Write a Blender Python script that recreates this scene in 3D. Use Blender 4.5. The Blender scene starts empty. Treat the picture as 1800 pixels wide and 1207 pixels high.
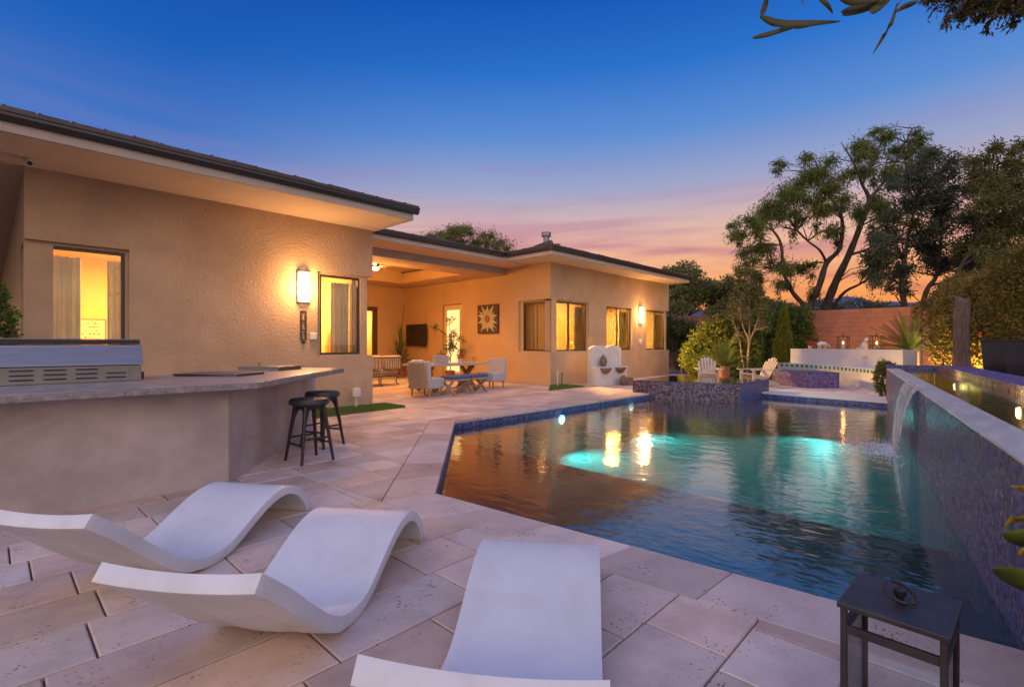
import bpy, bmesh, math, random
import numpy as np
from mathutils import Vector, Matrix

random.seed(7)
RNG = np.random.default_rng(11)
R = math.radians
scene = bpy.context.scene
COL = scene.collection

# ------------------------------------------------------------------ camera
# world X runs along the long house walls, Y away from the pool towards the house
CAM_H, HEAD = 1.3, 43.49
cam_d = bpy.data.cameras.new("camera")
cam_d.sensor_width = 36.0
cam_d.lens = 36.0 * 875 / 1800
cam_d.shift_y = 2.5 / 1800
cam_d.clip_start, cam_d.clip_end = 0.05, 6000
cam = bpy.data.objects.new("camera", cam_d)
cam.location = (0, 0, CAM_H)
cam.rotation_euler = (R(90), 0, R(HEAD - 90))
COL.objects.link(cam)
scene.camera = cam

# ------------------------------------------------------------------ dusk sky
world = bpy.data.worlds.new("World")
scene.world = world
world.use_nodes = True
wn, wl = world.node_tree.nodes, world.node_tree.links
wn.clear()


def N(tree, kind, **kw):
    n = tree.nodes.new(kind)
    for k, v in kw.items():
        if k == 'op':
            n.operation = v
        elif k[0] == 'i' and k[1:].isdigit():
            n.inputs[int(k[1:])].default_value = v
        else:
            setattr(n, k, v)
    return n


def ramp(tree, stops, interp='LINEAR'):
    n = tree.nodes.new('ShaderNodeValToRGB')
    n.color_ramp.interpolation = interp
    el = n.color_ramp.elements
    while len(el) > 1:
        el.remove(el[0])
    for i, (p, c) in enumerate(stops):
        e = el[0] if i == 0 else el.new(p)
        e.position = p
        e.color = (c[0], c[1], c[2], 1)
    return n


def lin(r, g, b):
    f = lambda v: (v / 255 / 12.92) if v / 255 <= .04045 else ((v / 255 + .055) / 1.055) ** 2.4
    return (f(r), f(g), f(b))


def build_sky():
    t = world.node_tree
    L = t.links.new
    tc = N(t, 'ShaderNodeTexCoord')
    sep = N(t, 'ShaderNodeSeparateXYZ')
    L(tc.outputs['Generated'], sep.inputs[0])
    z = sep.outputs['Z']
    # west: where the sun went down; east: the paler, pinker side opposite
    west = ramp(t, [(0.0, lin(228, 122, 66)), (.05, lin(236, 142, 66)), (.105, lin(238, 160, 96)), (.16, lin(230, 170, 134)),
                    (.22, lin(210, 172, 160)), (.29, lin(152, 157, 188)), (.38, lin(88, 134, 198)),
                    (.48, lin(40, 106, 190)), (.60, lin(10, 74, 165)), (1.0, lin(100, 116, 178))])
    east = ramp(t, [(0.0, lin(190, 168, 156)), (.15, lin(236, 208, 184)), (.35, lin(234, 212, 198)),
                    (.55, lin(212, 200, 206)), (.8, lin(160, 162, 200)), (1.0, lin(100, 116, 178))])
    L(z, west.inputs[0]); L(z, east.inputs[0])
    dot = N(t, 'ShaderNodeVectorMath', op='DOT_PRODUCT')
    L(tc.outputs['Generated'], dot.inputs[0])
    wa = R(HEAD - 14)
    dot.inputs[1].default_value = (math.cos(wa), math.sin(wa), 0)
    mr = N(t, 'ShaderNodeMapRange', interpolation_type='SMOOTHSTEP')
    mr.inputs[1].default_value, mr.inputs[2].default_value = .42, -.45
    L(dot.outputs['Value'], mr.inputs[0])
    # bluish flank of the sunset, away from the glow
    flank = ramp(t, [(0.0, lin(196, 158, 146)), (.12, lin(192, 162, 164)), (.22, lin(138, 148, 190)),
                     (.32, lin(68, 112, 184)), (.45, lin(28, 90, 175)), (.60, lin(9, 70, 160)), (1.0, lin(100, 116, 178))])
    L(z, flank.inputs[0])
    fr = N(t, 'ShaderNodeMapRange', interpolation_type='SMOOTHSTEP')
    fr.inputs[1].default_value, fr.inputs[2].default_value = .86, .45
    dot2 = N(t, 'ShaderNodeVectorMath', op='DOT_PRODUCT')
    wb = R(HEAD - 24)
    dot2.inputs[1].default_value = (math.cos(wb), math.sin(wb), 0)
    L(tc.outputs['Generated'], dot2.inputs[0])
    L(dot2.outputs['Value'], fr.inputs[0])
    m0 = N(t, 'ShaderNodeMix', data_type='RGBA')
    L(fr.outputs[0], m0.inputs[0]); L(west.outputs[0], m0.inputs[6]); L(flank.outputs[0], m0.inputs[7])
    m1 = N(t, 'ShaderNodeMix', data_type='RGBA')
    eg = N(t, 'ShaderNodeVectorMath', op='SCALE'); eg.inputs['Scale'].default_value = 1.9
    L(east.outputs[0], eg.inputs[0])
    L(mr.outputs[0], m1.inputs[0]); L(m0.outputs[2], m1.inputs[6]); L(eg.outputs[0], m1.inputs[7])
    # thin streaks of mauve cloud lying along the horizon
    mp = N(t, 'ShaderNodeMapping')
    mp.inputs['Scale'].default_value = (1.7, 1.7, 19)
    mp.inputs['Rotation'].default_value = (R(2.0), R(-3.0), 0)
    L(tc.outputs['Generated'], mp.inputs[0])
    no = N(t, 'ShaderNodeTexNoise')
    no.inputs['Scale'].default_value = 1.6
    no.inputs['Detail'].default_value = 5
    no.inputs['Roughness'].default_value = .52
    no.inputs['Distortion'].default_value = .35
    L(mp.outputs[0], no.inputs[0])
    cr = ramp(t, [(.46, (0, 0, 0)), (.66, (1, 1, 1))])
    L(no.outputs['Fac'], cr.inputs[0])
    band = ramp(t, [(.02, (0, 0, 0)), (.07, (.55, .55, .55)), (.18, (.8, .8, .8)), (.28, (.35, .35, .35)), (.36, (.12, .12, .12)), (.42, (0, 0, 0))])
    L(z, band.inputs[0])
    fac = N(t, 'ShaderNodeMath', op='MULTIPLY')
    L(cr.outputs[0], fac.inputs[0]); L(band.outputs[0], fac.inputs[1])
    ccol = ramp(t, [(.05, lin(190, 92, 86)), (.14, lin(178, 108, 118)), (.25, lin(176, 130, 160)), (.38, lin(120, 120, 178))])
    L(z, ccol.inputs[0])
    m2 = N(t, 'ShaderNodeMix', data_type='RGBA')
    L(fac.outputs[0], m2.inputs[0]); L(m1.outputs[2], m2.inputs[6]); L(ccol.outputs[0], m2.inputs[7])
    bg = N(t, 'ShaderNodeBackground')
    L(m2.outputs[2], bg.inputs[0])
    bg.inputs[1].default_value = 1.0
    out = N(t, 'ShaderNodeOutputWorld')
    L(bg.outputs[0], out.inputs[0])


build_sky()
scene.view_settings.view_transform = 'Standard'
scene.view_settings.look = 'None'
scene.view_settings.exposure = 0.2
scene.view_settings.gamma = 1.0
scene.view_settings.use_curve_mapping = False
scene.cycles.max_bounces = 7
scene.cycles.transparent_max_bounces = 16
scene.cycles.sample_clamp_indirect = 4.0
scene.cycles.use_denoising = True


# ------------------------------------------------------------------ helpers
def site(x, y, d):
    """point seen at photo pixel (x, y), d metres deep"""
    t = (x - 900) / 875
    h = R(HEAD)
    f, r = (math.cos(h), math.sin(h)), (math.sin(h), -math.cos(h))
    return Vector((d * f[0] + t * d * r[0], d * f[1] + t * d * r[1], CAM_H - (y - 606) * d / 875))


class MB:
    def __init__(s):
        s.v, s.f = [], []

    def add(s, vs, fs):
        o = len(s.v)
        s.v += [tuple(p) for p in vs]
        s.f += [tuple(i + o for i in f) for f in fs]
        return s

    def box(s, x0, y0, z0, x1, y1, z1, M=None):
        vs = [Vector(p) for p in ((x0, y0, z0), (x1, y0, z0), (x1, y1, z0), (x0, y1, z0), (x0, y0, z1), (x1, y0, z1), (x1, y1, z1), (x0, y1, z1))]
        if M is not None:
            vs = [M @ p for p in vs]
        return s.add(vs, [(3, 2, 1, 0), (4, 5, 6, 7), (0, 1, 5, 4), (1, 2, 6, 5), (2, 3, 7, 6), (3, 0, 4, 7)])

    def cbox(s, c, d, M=None):
        return s.box(c[0] - d[0] / 2, c[1] - d[1] / 2, c[2] - d[2] / 2, c[0] + d[0] / 2, c[1] + d[1] / 2, c[2] + d[2] / 2, M)

    def prism(s, poly, z0, z1):
        a = sum(poly[i][0] * poly[(i + 1) % len(poly)][1] - poly[(i + 1) % len(poly)][0] * poly[i][1] for i in range(len(poly)))
        if a < 0:
            poly = poly[::-1]
        n = len(poly)
        vs = [(p[0], p[1], z0) for p in poly] + [(p[0], p[1], z1) for p in poly]
        fs = [tuple(range(n - 1, -1, -1)), tuple(range(n, 2 * n))]
        fs += [(i, (i + 1) % n, n + (i + 1) % n, n + i) for i in range(n)]
        return s.add(vs, fs)

    def tube(s, pts, rad, n=8, cap=True):
        pts = [Vector(p) for p in pts]
        if not isinstance(rad, (list, tuple)):
            rad = [rad] * len(pts)
        vs, fs = [], []
        ref = None
        for i, p in enumerate(pts):
            t = (pts[min(i + 1, len(pts) - 1)] - pts[max(i - 1, 0)])
            t = t.normalized() if t.length > 1e-9 else Vector((0, 0, 1))
            if ref is None:
                ref = Vector((1, 0, 0)) if abs(t.x) < .8 else Vector((0, 1, 0))
            a = t.cross(ref).normalized()
            b = t.cross(a)
            ref = b.cross(t) if False else ref
            for k in range(n):
                w = 2 * math.pi * k / n
                vs.append(p + (a * math.cos(w) + b * math.sin(w)) * rad[i])
        for i in range(len(pts) - 1):
            for k in range(n):
                fs.append((i * n + k, i * n + (k + 1) % n, (i + 1) * n + (k + 1) % n, (i + 1) * n + k))
        if cap:
            fs.append(tuple(range(n - 1, -1, -1)))
            fs.append(tuple(range((len(pts) - 1) * n, len(pts) * n)))
        return s.add(vs, fs)

    def bar(s, p0, p1, w, h, up=(0, 0, 1)):
        """square bar between two points"""
        p0, p1 = Vector(p0), Vector(p1)
        t = (p1 - p0).normalized()
        a = t.cross(Vector(up))
        a = a.normalized() if a.length > 1e-6 else t.cross(Vector((1, 0, 0))).normalized()
        b = a.cross(t)
        vs = []
        for p in (p0, p1):
            for i, j in ((-1, -1), (1, -1), (1, 1), (-1, 1)):
                vs.append(p + a * i * w / 2 + b * j * h / 2)
        return s.add(vs, [(3, 2, 1, 0), (4, 5, 6, 7), (0, 1, 5, 4), (1, 2, 6, 5), (2, 3, 7, 6), (3, 0, 4, 7)])

    def lathe(s, prof, n=20, c=(0, 0, 0)):
        vs, fs = [], []
        for r, z in prof:
            for k in range(n):
                w = 2 * math.pi * k / n
                vs.append((c[0] + r * math.cos(w), c[1] + r * math.sin(w), c[2] + z))
        m = len(prof)
        for i in range(m - 1):
            for k in range(n):
                fs.append((i * n + k, i * n + (k + 1) % n, (i + 1) * n + (k + 1) % n, (i + 1) * n + k))
        fs.append(tuple(range(n - 1, -1, -1)))
        fs.append(tuple(range((m - 1) * n, m * n)))
        return s.add(vs, fs)

    def build(s, name, mat, parent=None, smooth=False, bevel=0, loc=None):
        me = bpy.data.meshes.new(name)
        me.from_pydata(s.v, [], s.f)
        bm = bmesh.new()
        bm.from_mesh(me)
        bmesh.ops.recalc_face_normals(bm, faces=bm.faces)
        if len(bm.faces) == 1:
            bm.normal_update()
            for f in bm.faces:
                if f.normal.z < 0:
                    f.normal_flip()
        bm.to_mesh(me)
        bm.free()
        me.materials.append(mat)
        if smooth:
            me.polygons.foreach_set('use_smooth', [True] * len(me.polygons))
            me.update()
        o = bpy.data.objects.new(name, me)
        COL.objects.link(o)
        if parent:
            o.parent = parent
        if loc:
            o.location = loc
        if bevel:
            b = o.modifiers.new('edge', 'BEVEL')
            b.width, b.segments, b.limit_method = bevel, 2, 'ANGLE'
        if smooth:
            e = o.modifiers.new('crease', 'EDGE_SPLIT')
            e.split_angle = R(42)
        return o


def tag(o, label, cat, group=None):
    o['label'], o['category'] = label, cat
    if group:
        o['group'] = group
    return o


def thing(name, label, cat, loc=(0, 0, 0), rz=0.0, group=None):
    o = bpy.data.objects.new(name, None)
    o.empty_display_size = .1
    o.location = loc
    o.rotation_euler = (0, 0, rz)
    COL.objects.link(o)
    return tag(o, label, cat, group)


def kids(o):
    return [c for c in bpy.data.objects if c.parent == o]


def dup(root, loc, rz, label):
    r = root.copy()
    COL.objects.link(r)
    r.location, r.rotation_euler = loc, (0, 0, rz)
    r['label'] = label
    for ch in kids(root):
        c = ch.copy()
        COL.objects.link(c)
        c.parent = r
        for g in kids(ch):
            d = g.copy()
            COL.objects.link(d)
            d.parent = c
    return r


def setkind(o, k):
    o['kind'] = k
    return o


# ------------------------------------------------------------------ materials
def mat(name, col, rough=.6, metal=0.0, var=.0, vscale=3.0, bump=0.0, bscale=40.0, spec=.5, emit=None, estr=0.0, col2=None, stretch=None, detail=4, island=0.0, transl=0.0, bdist=.02):
    m = bpy.data.materials.new(name)
    m.use_nodes = True
    t = m.node_tree
    L = t.links.new
    b = t.nodes['Principled BSDF']
    b.inputs['Base Color'].default_value = (*col, 1)
    b.inputs['Roughness'].default_value = rough
    b.inputs['Metallic'].default_value = metal
    b.inputs['Specular IOR Level'].default_value = spec
    geo = N(t, 'ShaderNodeNewGeometry')
    src = geo.outputs['Position']
    if stretch:
        mp = N(t, 'ShaderNodeMapping')
        mp.inputs['Scale'].default_value = stretch
        L(src, mp.inputs[0])
        src = mp.outputs[0]
    if var or col2:
        no = N(t, 'ShaderNodeTexNoise')
        no.inputs['Scale'].default_value = vscale
        no.inputs['Detail'].default_value = detail
        no.inputs['Roughness'].default_value = .6
        L(src, no.inputs[0])
        c2 = col2 or tuple(c * (1 - var) for c in col)
        c1 = col if col2 else tuple(min(1, c * (1 + var * .7)) for c in col)
        rp = ramp(t, [(.32, c2), (.68, c1)])
        L(no.outputs['Fac'], rp.inputs[0])
        last = rp.outputs[0]
        if island:
            hs = N(t, 'ShaderNodeHueSaturation')
            mr = N(t, 'ShaderNodeMapRange')
            mr.inputs[3].default_value, mr.inputs[4].default_value = 1 - island, 1 + island
            L(geo.outputs['Random Per Island'], mr.inputs[0])
            L(mr.outputs[0], hs.inputs['Value'])
            L(last, hs.inputs['Color'])
            last = hs.outputs[0]
        L(last, b.inputs['Base Color'])
        if transl:
            tr = N(t, 'ShaderNodeBsdfTranslucent')
            L(last, tr.inputs[0])
            mx = N(t, 'ShaderNodeMixShader', i0=transl)
            L(b.outputs[0], mx.inputs[1]); L(tr.outputs[0], mx.inputs[2])
            L(mx.outputs[0], t.nodes['Material Output'].inputs[0])
    if bump:
        nb = N(t, 'ShaderNodeTexNoise')
        nb.inputs['Scale'].default_value = bscale
        nb.inputs['Detail'].default_value = 3
        L(src, nb.inputs[0])
        bp = N(t, 'ShaderNodeBump')
        bp.inputs['Strength'].default_value = bump
        bp.inputs['Distance'].default_value = bdist
        L(nb.outputs['Fac'], bp.inputs['Height'])
        L(bp.outputs[0], b.inputs['Normal'])
    if emit:
        b.inputs['Emission Color'].default_value = (*emit, 1)
        b.inputs['Emission Strength'].default_value = estr
    return m


def add_scuffs(m, col, lo, hi, amount, scale):
    t = m.node_tree
    L = t.links.new
    b = t.nodes['Principled BSDF']
    src = b.inputs['Base Color'].links[0].from_socket
    geo = N(t, 'ShaderNodeNewGeometry')
    no = N(t, 'ShaderNodeTexNoise'); no.inputs['Scale'].default_value = scale; no.inputs['Detail'].default_value = 9; no.inputs['Roughness'].default_value = .68; no.inputs['Distortion'].default_value = .8
    L(geo.outputs['Position'], no.inputs[0])
    rp = ramp(t, [(lo, (0, 0, 0)), (hi, (amount,) * 3)])
    L(no.outputs['Fac'], rp.inputs[0])
    mx = N(t, 'ShaderNodeMix', data_type='RGBA')
    L(rp.outputs[0], mx.inputs[0]); L(src, mx.inputs[6]); mx.inputs[7].default_value = (*col, 1)
    L(mx.outputs[2], b.inputs['Base Color'])


def glass_mat(name, tint=(1, 1, 1), refl=.12, rough=0.0):
    m = bpy.data.materials.new(name)
    m.use_nodes = True
    t = m.node_tree
    t.nodes.clear()
    L = t.links.new
    tr = N(t, 'ShaderNodeBsdfTransparent'); tr.inputs[0].default_value = (*tint, 1)
    gl = N(t, 'ShaderNodeBsdfGlossy'); gl.inputs['Roughness'].default_value = rough
    fr = N(t, 'ShaderNodeFresnel'); fr.inputs[0].default_value = 1.45
    mth = N(t, 'ShaderNodeMath', op='MULTIPLY_ADD', i1=.9, i2=refl * .3)
    L(fr.outputs[0], mth.inputs[0])
    mx = N(t, 'ShaderNodeMixShader')
    L(mth.outputs[0], mx.inputs[0]); L(tr.outputs[0], mx.inputs[1]); L(gl.outputs[0], mx.inputs[2])
    o = N(t, 'ShaderNodeOutputMaterial')
    L(mx.outputs[0], o.inputs[0])
    return m


def water_mat(name, tint, s1, s2, bump, gain, base):
    m = bpy.data.materials.new(name)
    m.use_nodes = True
    t = m.node_tree
    t.nodes.clear()
    L = t.links.new
    geo = N(t, 'ShaderNodeNewGeometry')
    mp = N(t, 'ShaderNodeMapping')
    mp.inputs['Rotation'].default_value = (0, 0, R(-HEAD))
    mp.inputs['Scale'].default_value = (1.9, 1.0, 1)
    L(geo.outputs['Position'], mp.inputs[0])
    n1 = N(t, 'ShaderNodeTexNoise'); n1.inputs['Scale'].default_value = s1; n1.inputs['Detail'].default_value = 2.5; n1.inputs['Distortion'].default_value = .6
    n2 = N(t, 'ShaderNodeTexNoise'); n2.inputs['Scale'].default_value = s2; n2.inputs['Detail'].default_value = 2
    L(mp.outputs[0], n1.inputs[0]); L(mp.outputs[0], n2.inputs[0])
    # broad calm and ruffled patches
    n3 = N(t, 'ShaderNodeTexNoise'); n3.inputs['Scale'].default_value = .35; n3.inputs['Detail'].default_value = 1
    L(geo.outputs['Position'], n3.inputs[0])
    mr = N(t, 'ShaderNodeMapRange'); mr.inputs[1].default_value, mr.inputs[2].default_value = .35, .65
    mr.inputs[3].default_value, mr.inputs[4].default_value = .35, 1.0
    L(n3.outputs['Fac'], mr.inputs[0])
    ad = N(t, 'ShaderNodeMath', op='MULTIPLY_ADD', i1=.35)
    L(n2.outputs['Fac'], ad.inputs[0]); L(n1.outputs['Fac'], ad.inputs[2])
    ml = N(t, 'ShaderNodeMath', op='MULTIPLY')
    L(ad.outputs[0], ml.inputs[0]); L(mr.outputs[0], ml.inputs[1])
    bp = N(t, 'ShaderNodeBump'); bp.inputs['Strength'].default_value = bump; bp.inputs['Distance'].default_value = .05
    L(ml.outputs[0], bp.inputs['Height'])
    tr = N(t, 'ShaderNodeBsdfTransparent'); tr.inputs[0].default_value = (*tint, 1)
    gl = N(t, 'ShaderNodeBsdfGlossy'); gl.inputs['Roughness'].default_value = .075
    L(bp.outputs[0], gl.inputs['Normal'])
    fr = N(t, 'ShaderNodeFresnel'); fr.inputs[0].default_value = 1.33
    L(bp.outputs[0], fr.inputs['Normal'])
    mth = N(t, 'ShaderNodeMath', op='MULTIPLY_ADD', i1=gain, i2=base, use_clamp=True)
    L(fr.outputs[0], mth.inputs[0])
    mx = N(t, 'ShaderNodeMixShader')
    L(mth.outputs[0], mx.inputs[0]); L(tr.outputs[0], mx.inputs[1]); L(gl.outputs[0], mx.inputs[2])
    o = N(t, 'ShaderNodeOutputMaterial')
    L(mx.outputs[0], o.inputs[0])
    return m


def mosaic_mat(name, cell, cols, grout=(.05, .05, .065), rough=.40, rot=0.0):
    """tiny glass mosaic squares, every chip its own tone"""
    m = bpy.data.materials.new(name)
    m.use_nodes = True
    t = m.node_tree
    L = t.links.new
    b = t.nodes['Principled BSDF']
    geo = N(t, 'ShaderNodeNewGeometry')
    mp = N(t, 'ShaderNodeMapping'); mp.inputs['Rotation'].default_value = (0, 0, rot)
    mp.inputs['Scale'].default_value = (1 / cell,) * 3
    mp.inputs['Location'].default_value = (.37, .41, .29)
    L(geo.outputs['Position'], mp.inputs[0])
    fl = N(t, 'ShaderNodeVectorMath', op='FLOOR'); L(mp.outputs[0], fl.inputs[0])
    wnz = N(t, 'ShaderNodeTexWhiteNoise'); L(fl.outputs[0], wnz.inputs[0])
    cr = ramp(t, [(i / len(cols), c) for i, c in enumerate(cols)], 'CONSTANT')
    L(wnz.outputs['Value'], cr.inputs[0])
    fc = N(t, 'ShaderNodeVectorMath', op='FRACTION'); L(mp.outputs[0], fc.inputs[0])
    sub = N(t, 'ShaderNodeVectorMath', op='SUBTRACT'); L(fc.outputs[0], sub.inputs[0]); sub.inputs[1].default_value = (.5, .5, .5)
    ab = N(t, 'ShaderNodeVectorMath', op='ABSOLUTE'); L(sub.outputs[0], ab.inputs[0])
    nm = N(t, 'ShaderNodeVectorMath', op='ABSOLUTE')
    # ignore the axis that runs along the surface normal
    vr = N(t, 'ShaderNodeVectorRotate', rotation_type='Z_AXIS'); vr.inputs['Angle'].default_value = rot
    L(geo.outputs['True Normal'], vr.inputs[0]); L(vr.outputs[0], nm.inputs[0])
    keep = N(t, 'ShaderNodeVectorMath', op='SUBTRACT'); keep.inputs[0].default_value = (1, 1, 1); L(nm.outputs[0], keep.inputs[1])
    mu = N(t, 'ShaderNodeVectorMath', op='MULTIPLY'); L(ab.outputs[0], mu.inputs[0]); L(keep.outputs[0], mu.inputs[1])
    sp = N(t, 'ShaderNodeSeparateXYZ'); L(mu.outputs[0], sp.inputs[0])
    m1 = N(t, 'ShaderNodeMath', op='MAXIMUM'); L(sp.outputs[0], m1.inputs[0]); L(sp.outputs[1], m1.inputs[1])
    m2 = N(t, 'ShaderNodeMath', op='MAXIMUM'); L(m1.outputs[0], m2.inputs[0]); L(sp.outputs[2], m2.inputs[1])
    gt = N(t, 'ShaderNodeMath', op='GREATER_THAN', i1=.44); L(m2.outputs[0], gt.inputs[0])
    mx = N(t, 'ShaderNodeMix', data_type='RGBA'); L(gt.outputs[0], mx.inputs[0]); L(cr.outputs[0], mx.inputs[6]); mx.inputs[7].default_value = (*grout, 1)
    L(mx.outputs[2], b.inputs['Base Color'])
    rr = N(t, 'ShaderNodeMapRange'); rr.inputs[3].default_value, rr.inputs[4].default_value = rough * .6, rough * 1.8
    L(wnz.outputs['Value'], rr.inputs[0]); L(rr.outputs[0], b.inputs['Roughness'])
    # chips are never quite in one plane
    n2 = N(t, 'ShaderNodeVectorMath', op='SUBTRACT'); L(wnz.outputs['Color'], n2.inputs[0]); n2.inputs[1].default_value = (.5, .5, .5)
    sc = N(t, 'ShaderNodeVectorMath', op='SCALE'); L(n2.outputs[0], sc.inputs[0]); sc.inputs['Scale'].default_value = .14
    b.inputs['Specular IOR Level'].default_value = .35
    ad = N(t, 'ShaderNodeVectorMath', op='ADD'); L(sc.outputs[0], ad.inputs[0]); L(geo.outputs['Normal'], ad.inputs[1])
    no = N(t, 'ShaderNodeVectorMath', op='NORMALIZE'); L(ad.outputs[0], no.inputs[0])
    L(no.outputs[0], b.inputs['Normal'])
    return m


def travertine_mat(name, col, col2):
    m = bpy.data.materials.new(name)
    m.use_nodes = True
    t = m.node_tree
    L = t.links.new
    b = t.nodes['Principled BSDF']
    b.inputs['Roughness'].default_value = .62
    geo = N(t, 'ShaderNodeNewGeometry')
    oi = N(t, 'ShaderNodeObjectInfo')
    no = N(t, 'ShaderNodeTexNoise'); no.inputs['Scale'].default_value = 3.2; no.inputs['Detail'].default_value = 6; no.inputs['Roughness'].default_value = .62
    L(geo.outputs['Position'], no.inputs[0])
    rp = ramp(t, [(.3, col2), (.55, col), (.8, tuple(min(1, c * 1.12) for c in col))])
    L(no.outputs['Fac'], rp.inputs[0])
    hs = N(t, 'ShaderNodeHueSaturation')
    mr = N(t, 'ShaderNodeMapRange'); mr.inputs[3].default_value, mr.inputs[4].default_value = .74, 1.14
    ri = N(t, 'ShaderNodeMath', op='ADD'); L(oi.outputs['Random'], ri.inputs[0]); L(geo.outputs['Random Per Island'], ri.inputs[1])
    fr = N(t, 'ShaderNodeMath', op='FRACT'); L(ri.outputs[0], fr.inputs[0])
    L(fr.outputs[0], mr.inputs[0]); L(mr.outputs[0], hs.inputs['Value'])
    ms = N(t, 'ShaderNodeMapRange'); ms.inputs[3].default_value, ms.inputs[4].default_value = 1.25, .75
    wn_ = N(t, 'ShaderNodeTexWhiteNoise', noise_dimensions='1D'); L(fr.outputs[0], wn_.inputs['W']); L(wn_.outputs['Value'], ms.inputs[0]); L(ms.outputs[0], hs.inputs['Saturation'])
    L(rp.outputs[0], hs.inputs['Color'])
    # open pores, gathered in patches
    mp = N(t, 'ShaderNodeMapping'); mp.inputs['Scale'].default_value = (1, 1.7, 1); L(geo.outputs['Position'], mp.inputs[0])
    vo = N(t, 'ShaderNodeTexVoronoi'); vo.inputs['Scale'].default_value = 34; vo.inputs['Randomness'].default_value = 1
    L(mp.outputs[0], vo.inputs['Vector'])
    pa = N(t, 'ShaderNodeTexNoise'); pa.inputs['Scale'].default_value = 4.5; pa.inputs['Detail'].default_value = 3
    L(geo.outputs['Position'], pa.inputs[0])
    th = N(t, 'ShaderNodeMapRange'); th.inputs[1].default_value, th.inputs[2].default_value = .44, .74
    th.inputs[3].default_value, th.inputs[4].default_value = .0, .37
    L(pa.outputs['Fac'], th.inputs[0])
    lt = N(t, 'ShaderNodeMath', op='LESS_THAN'); L(vo.outputs['Distance'], lt.inputs[0]); L(th.outputs[0], lt.inputs[1])
    mx = N(t, 'ShaderNodeMix', data_type='RGBA'); L(lt.outputs[0], mx.inputs[0]); L(hs.outputs[0], mx.inputs[6])
    dk = N(t, 'ShaderNodeMix', data_type='RGBA', blend_type='MULTIPLY'); dk.inputs[0].default_value = 1; L(hs.outputs[0], dk.inputs[6]); dk.inputs[7].default_value = (.40, .33, .31, 1)
    L(dk.outputs[2], mx.inputs[7])
    L(mx.outputs[2], b.inputs['Base Color'])
    fn = N(t, 'ShaderNodeTexNoise'); fn.inputs['Scale'].default_value = 30; fn.inputs['Detail'].default_value = 5
    L(geo.outputs['Position'], fn.inputs[0])
    hh = N(t, 'ShaderNodeMath', op='MULTIPLY_ADD', i1=-1.2); L(lt.outputs[0], hh.inputs[0]); L(fn.outputs['Fac'], hh.inputs[2])
    bp = N(t, 'ShaderNodeBump'); bp.inputs['Strength'].default_value = .45; bp.inputs['Distance'].default_value = .006
    L(hh.outputs[0], bp.inputs['Height']); L(bp.outputs[0], b.inputs['Normal'])
    return m


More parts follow.
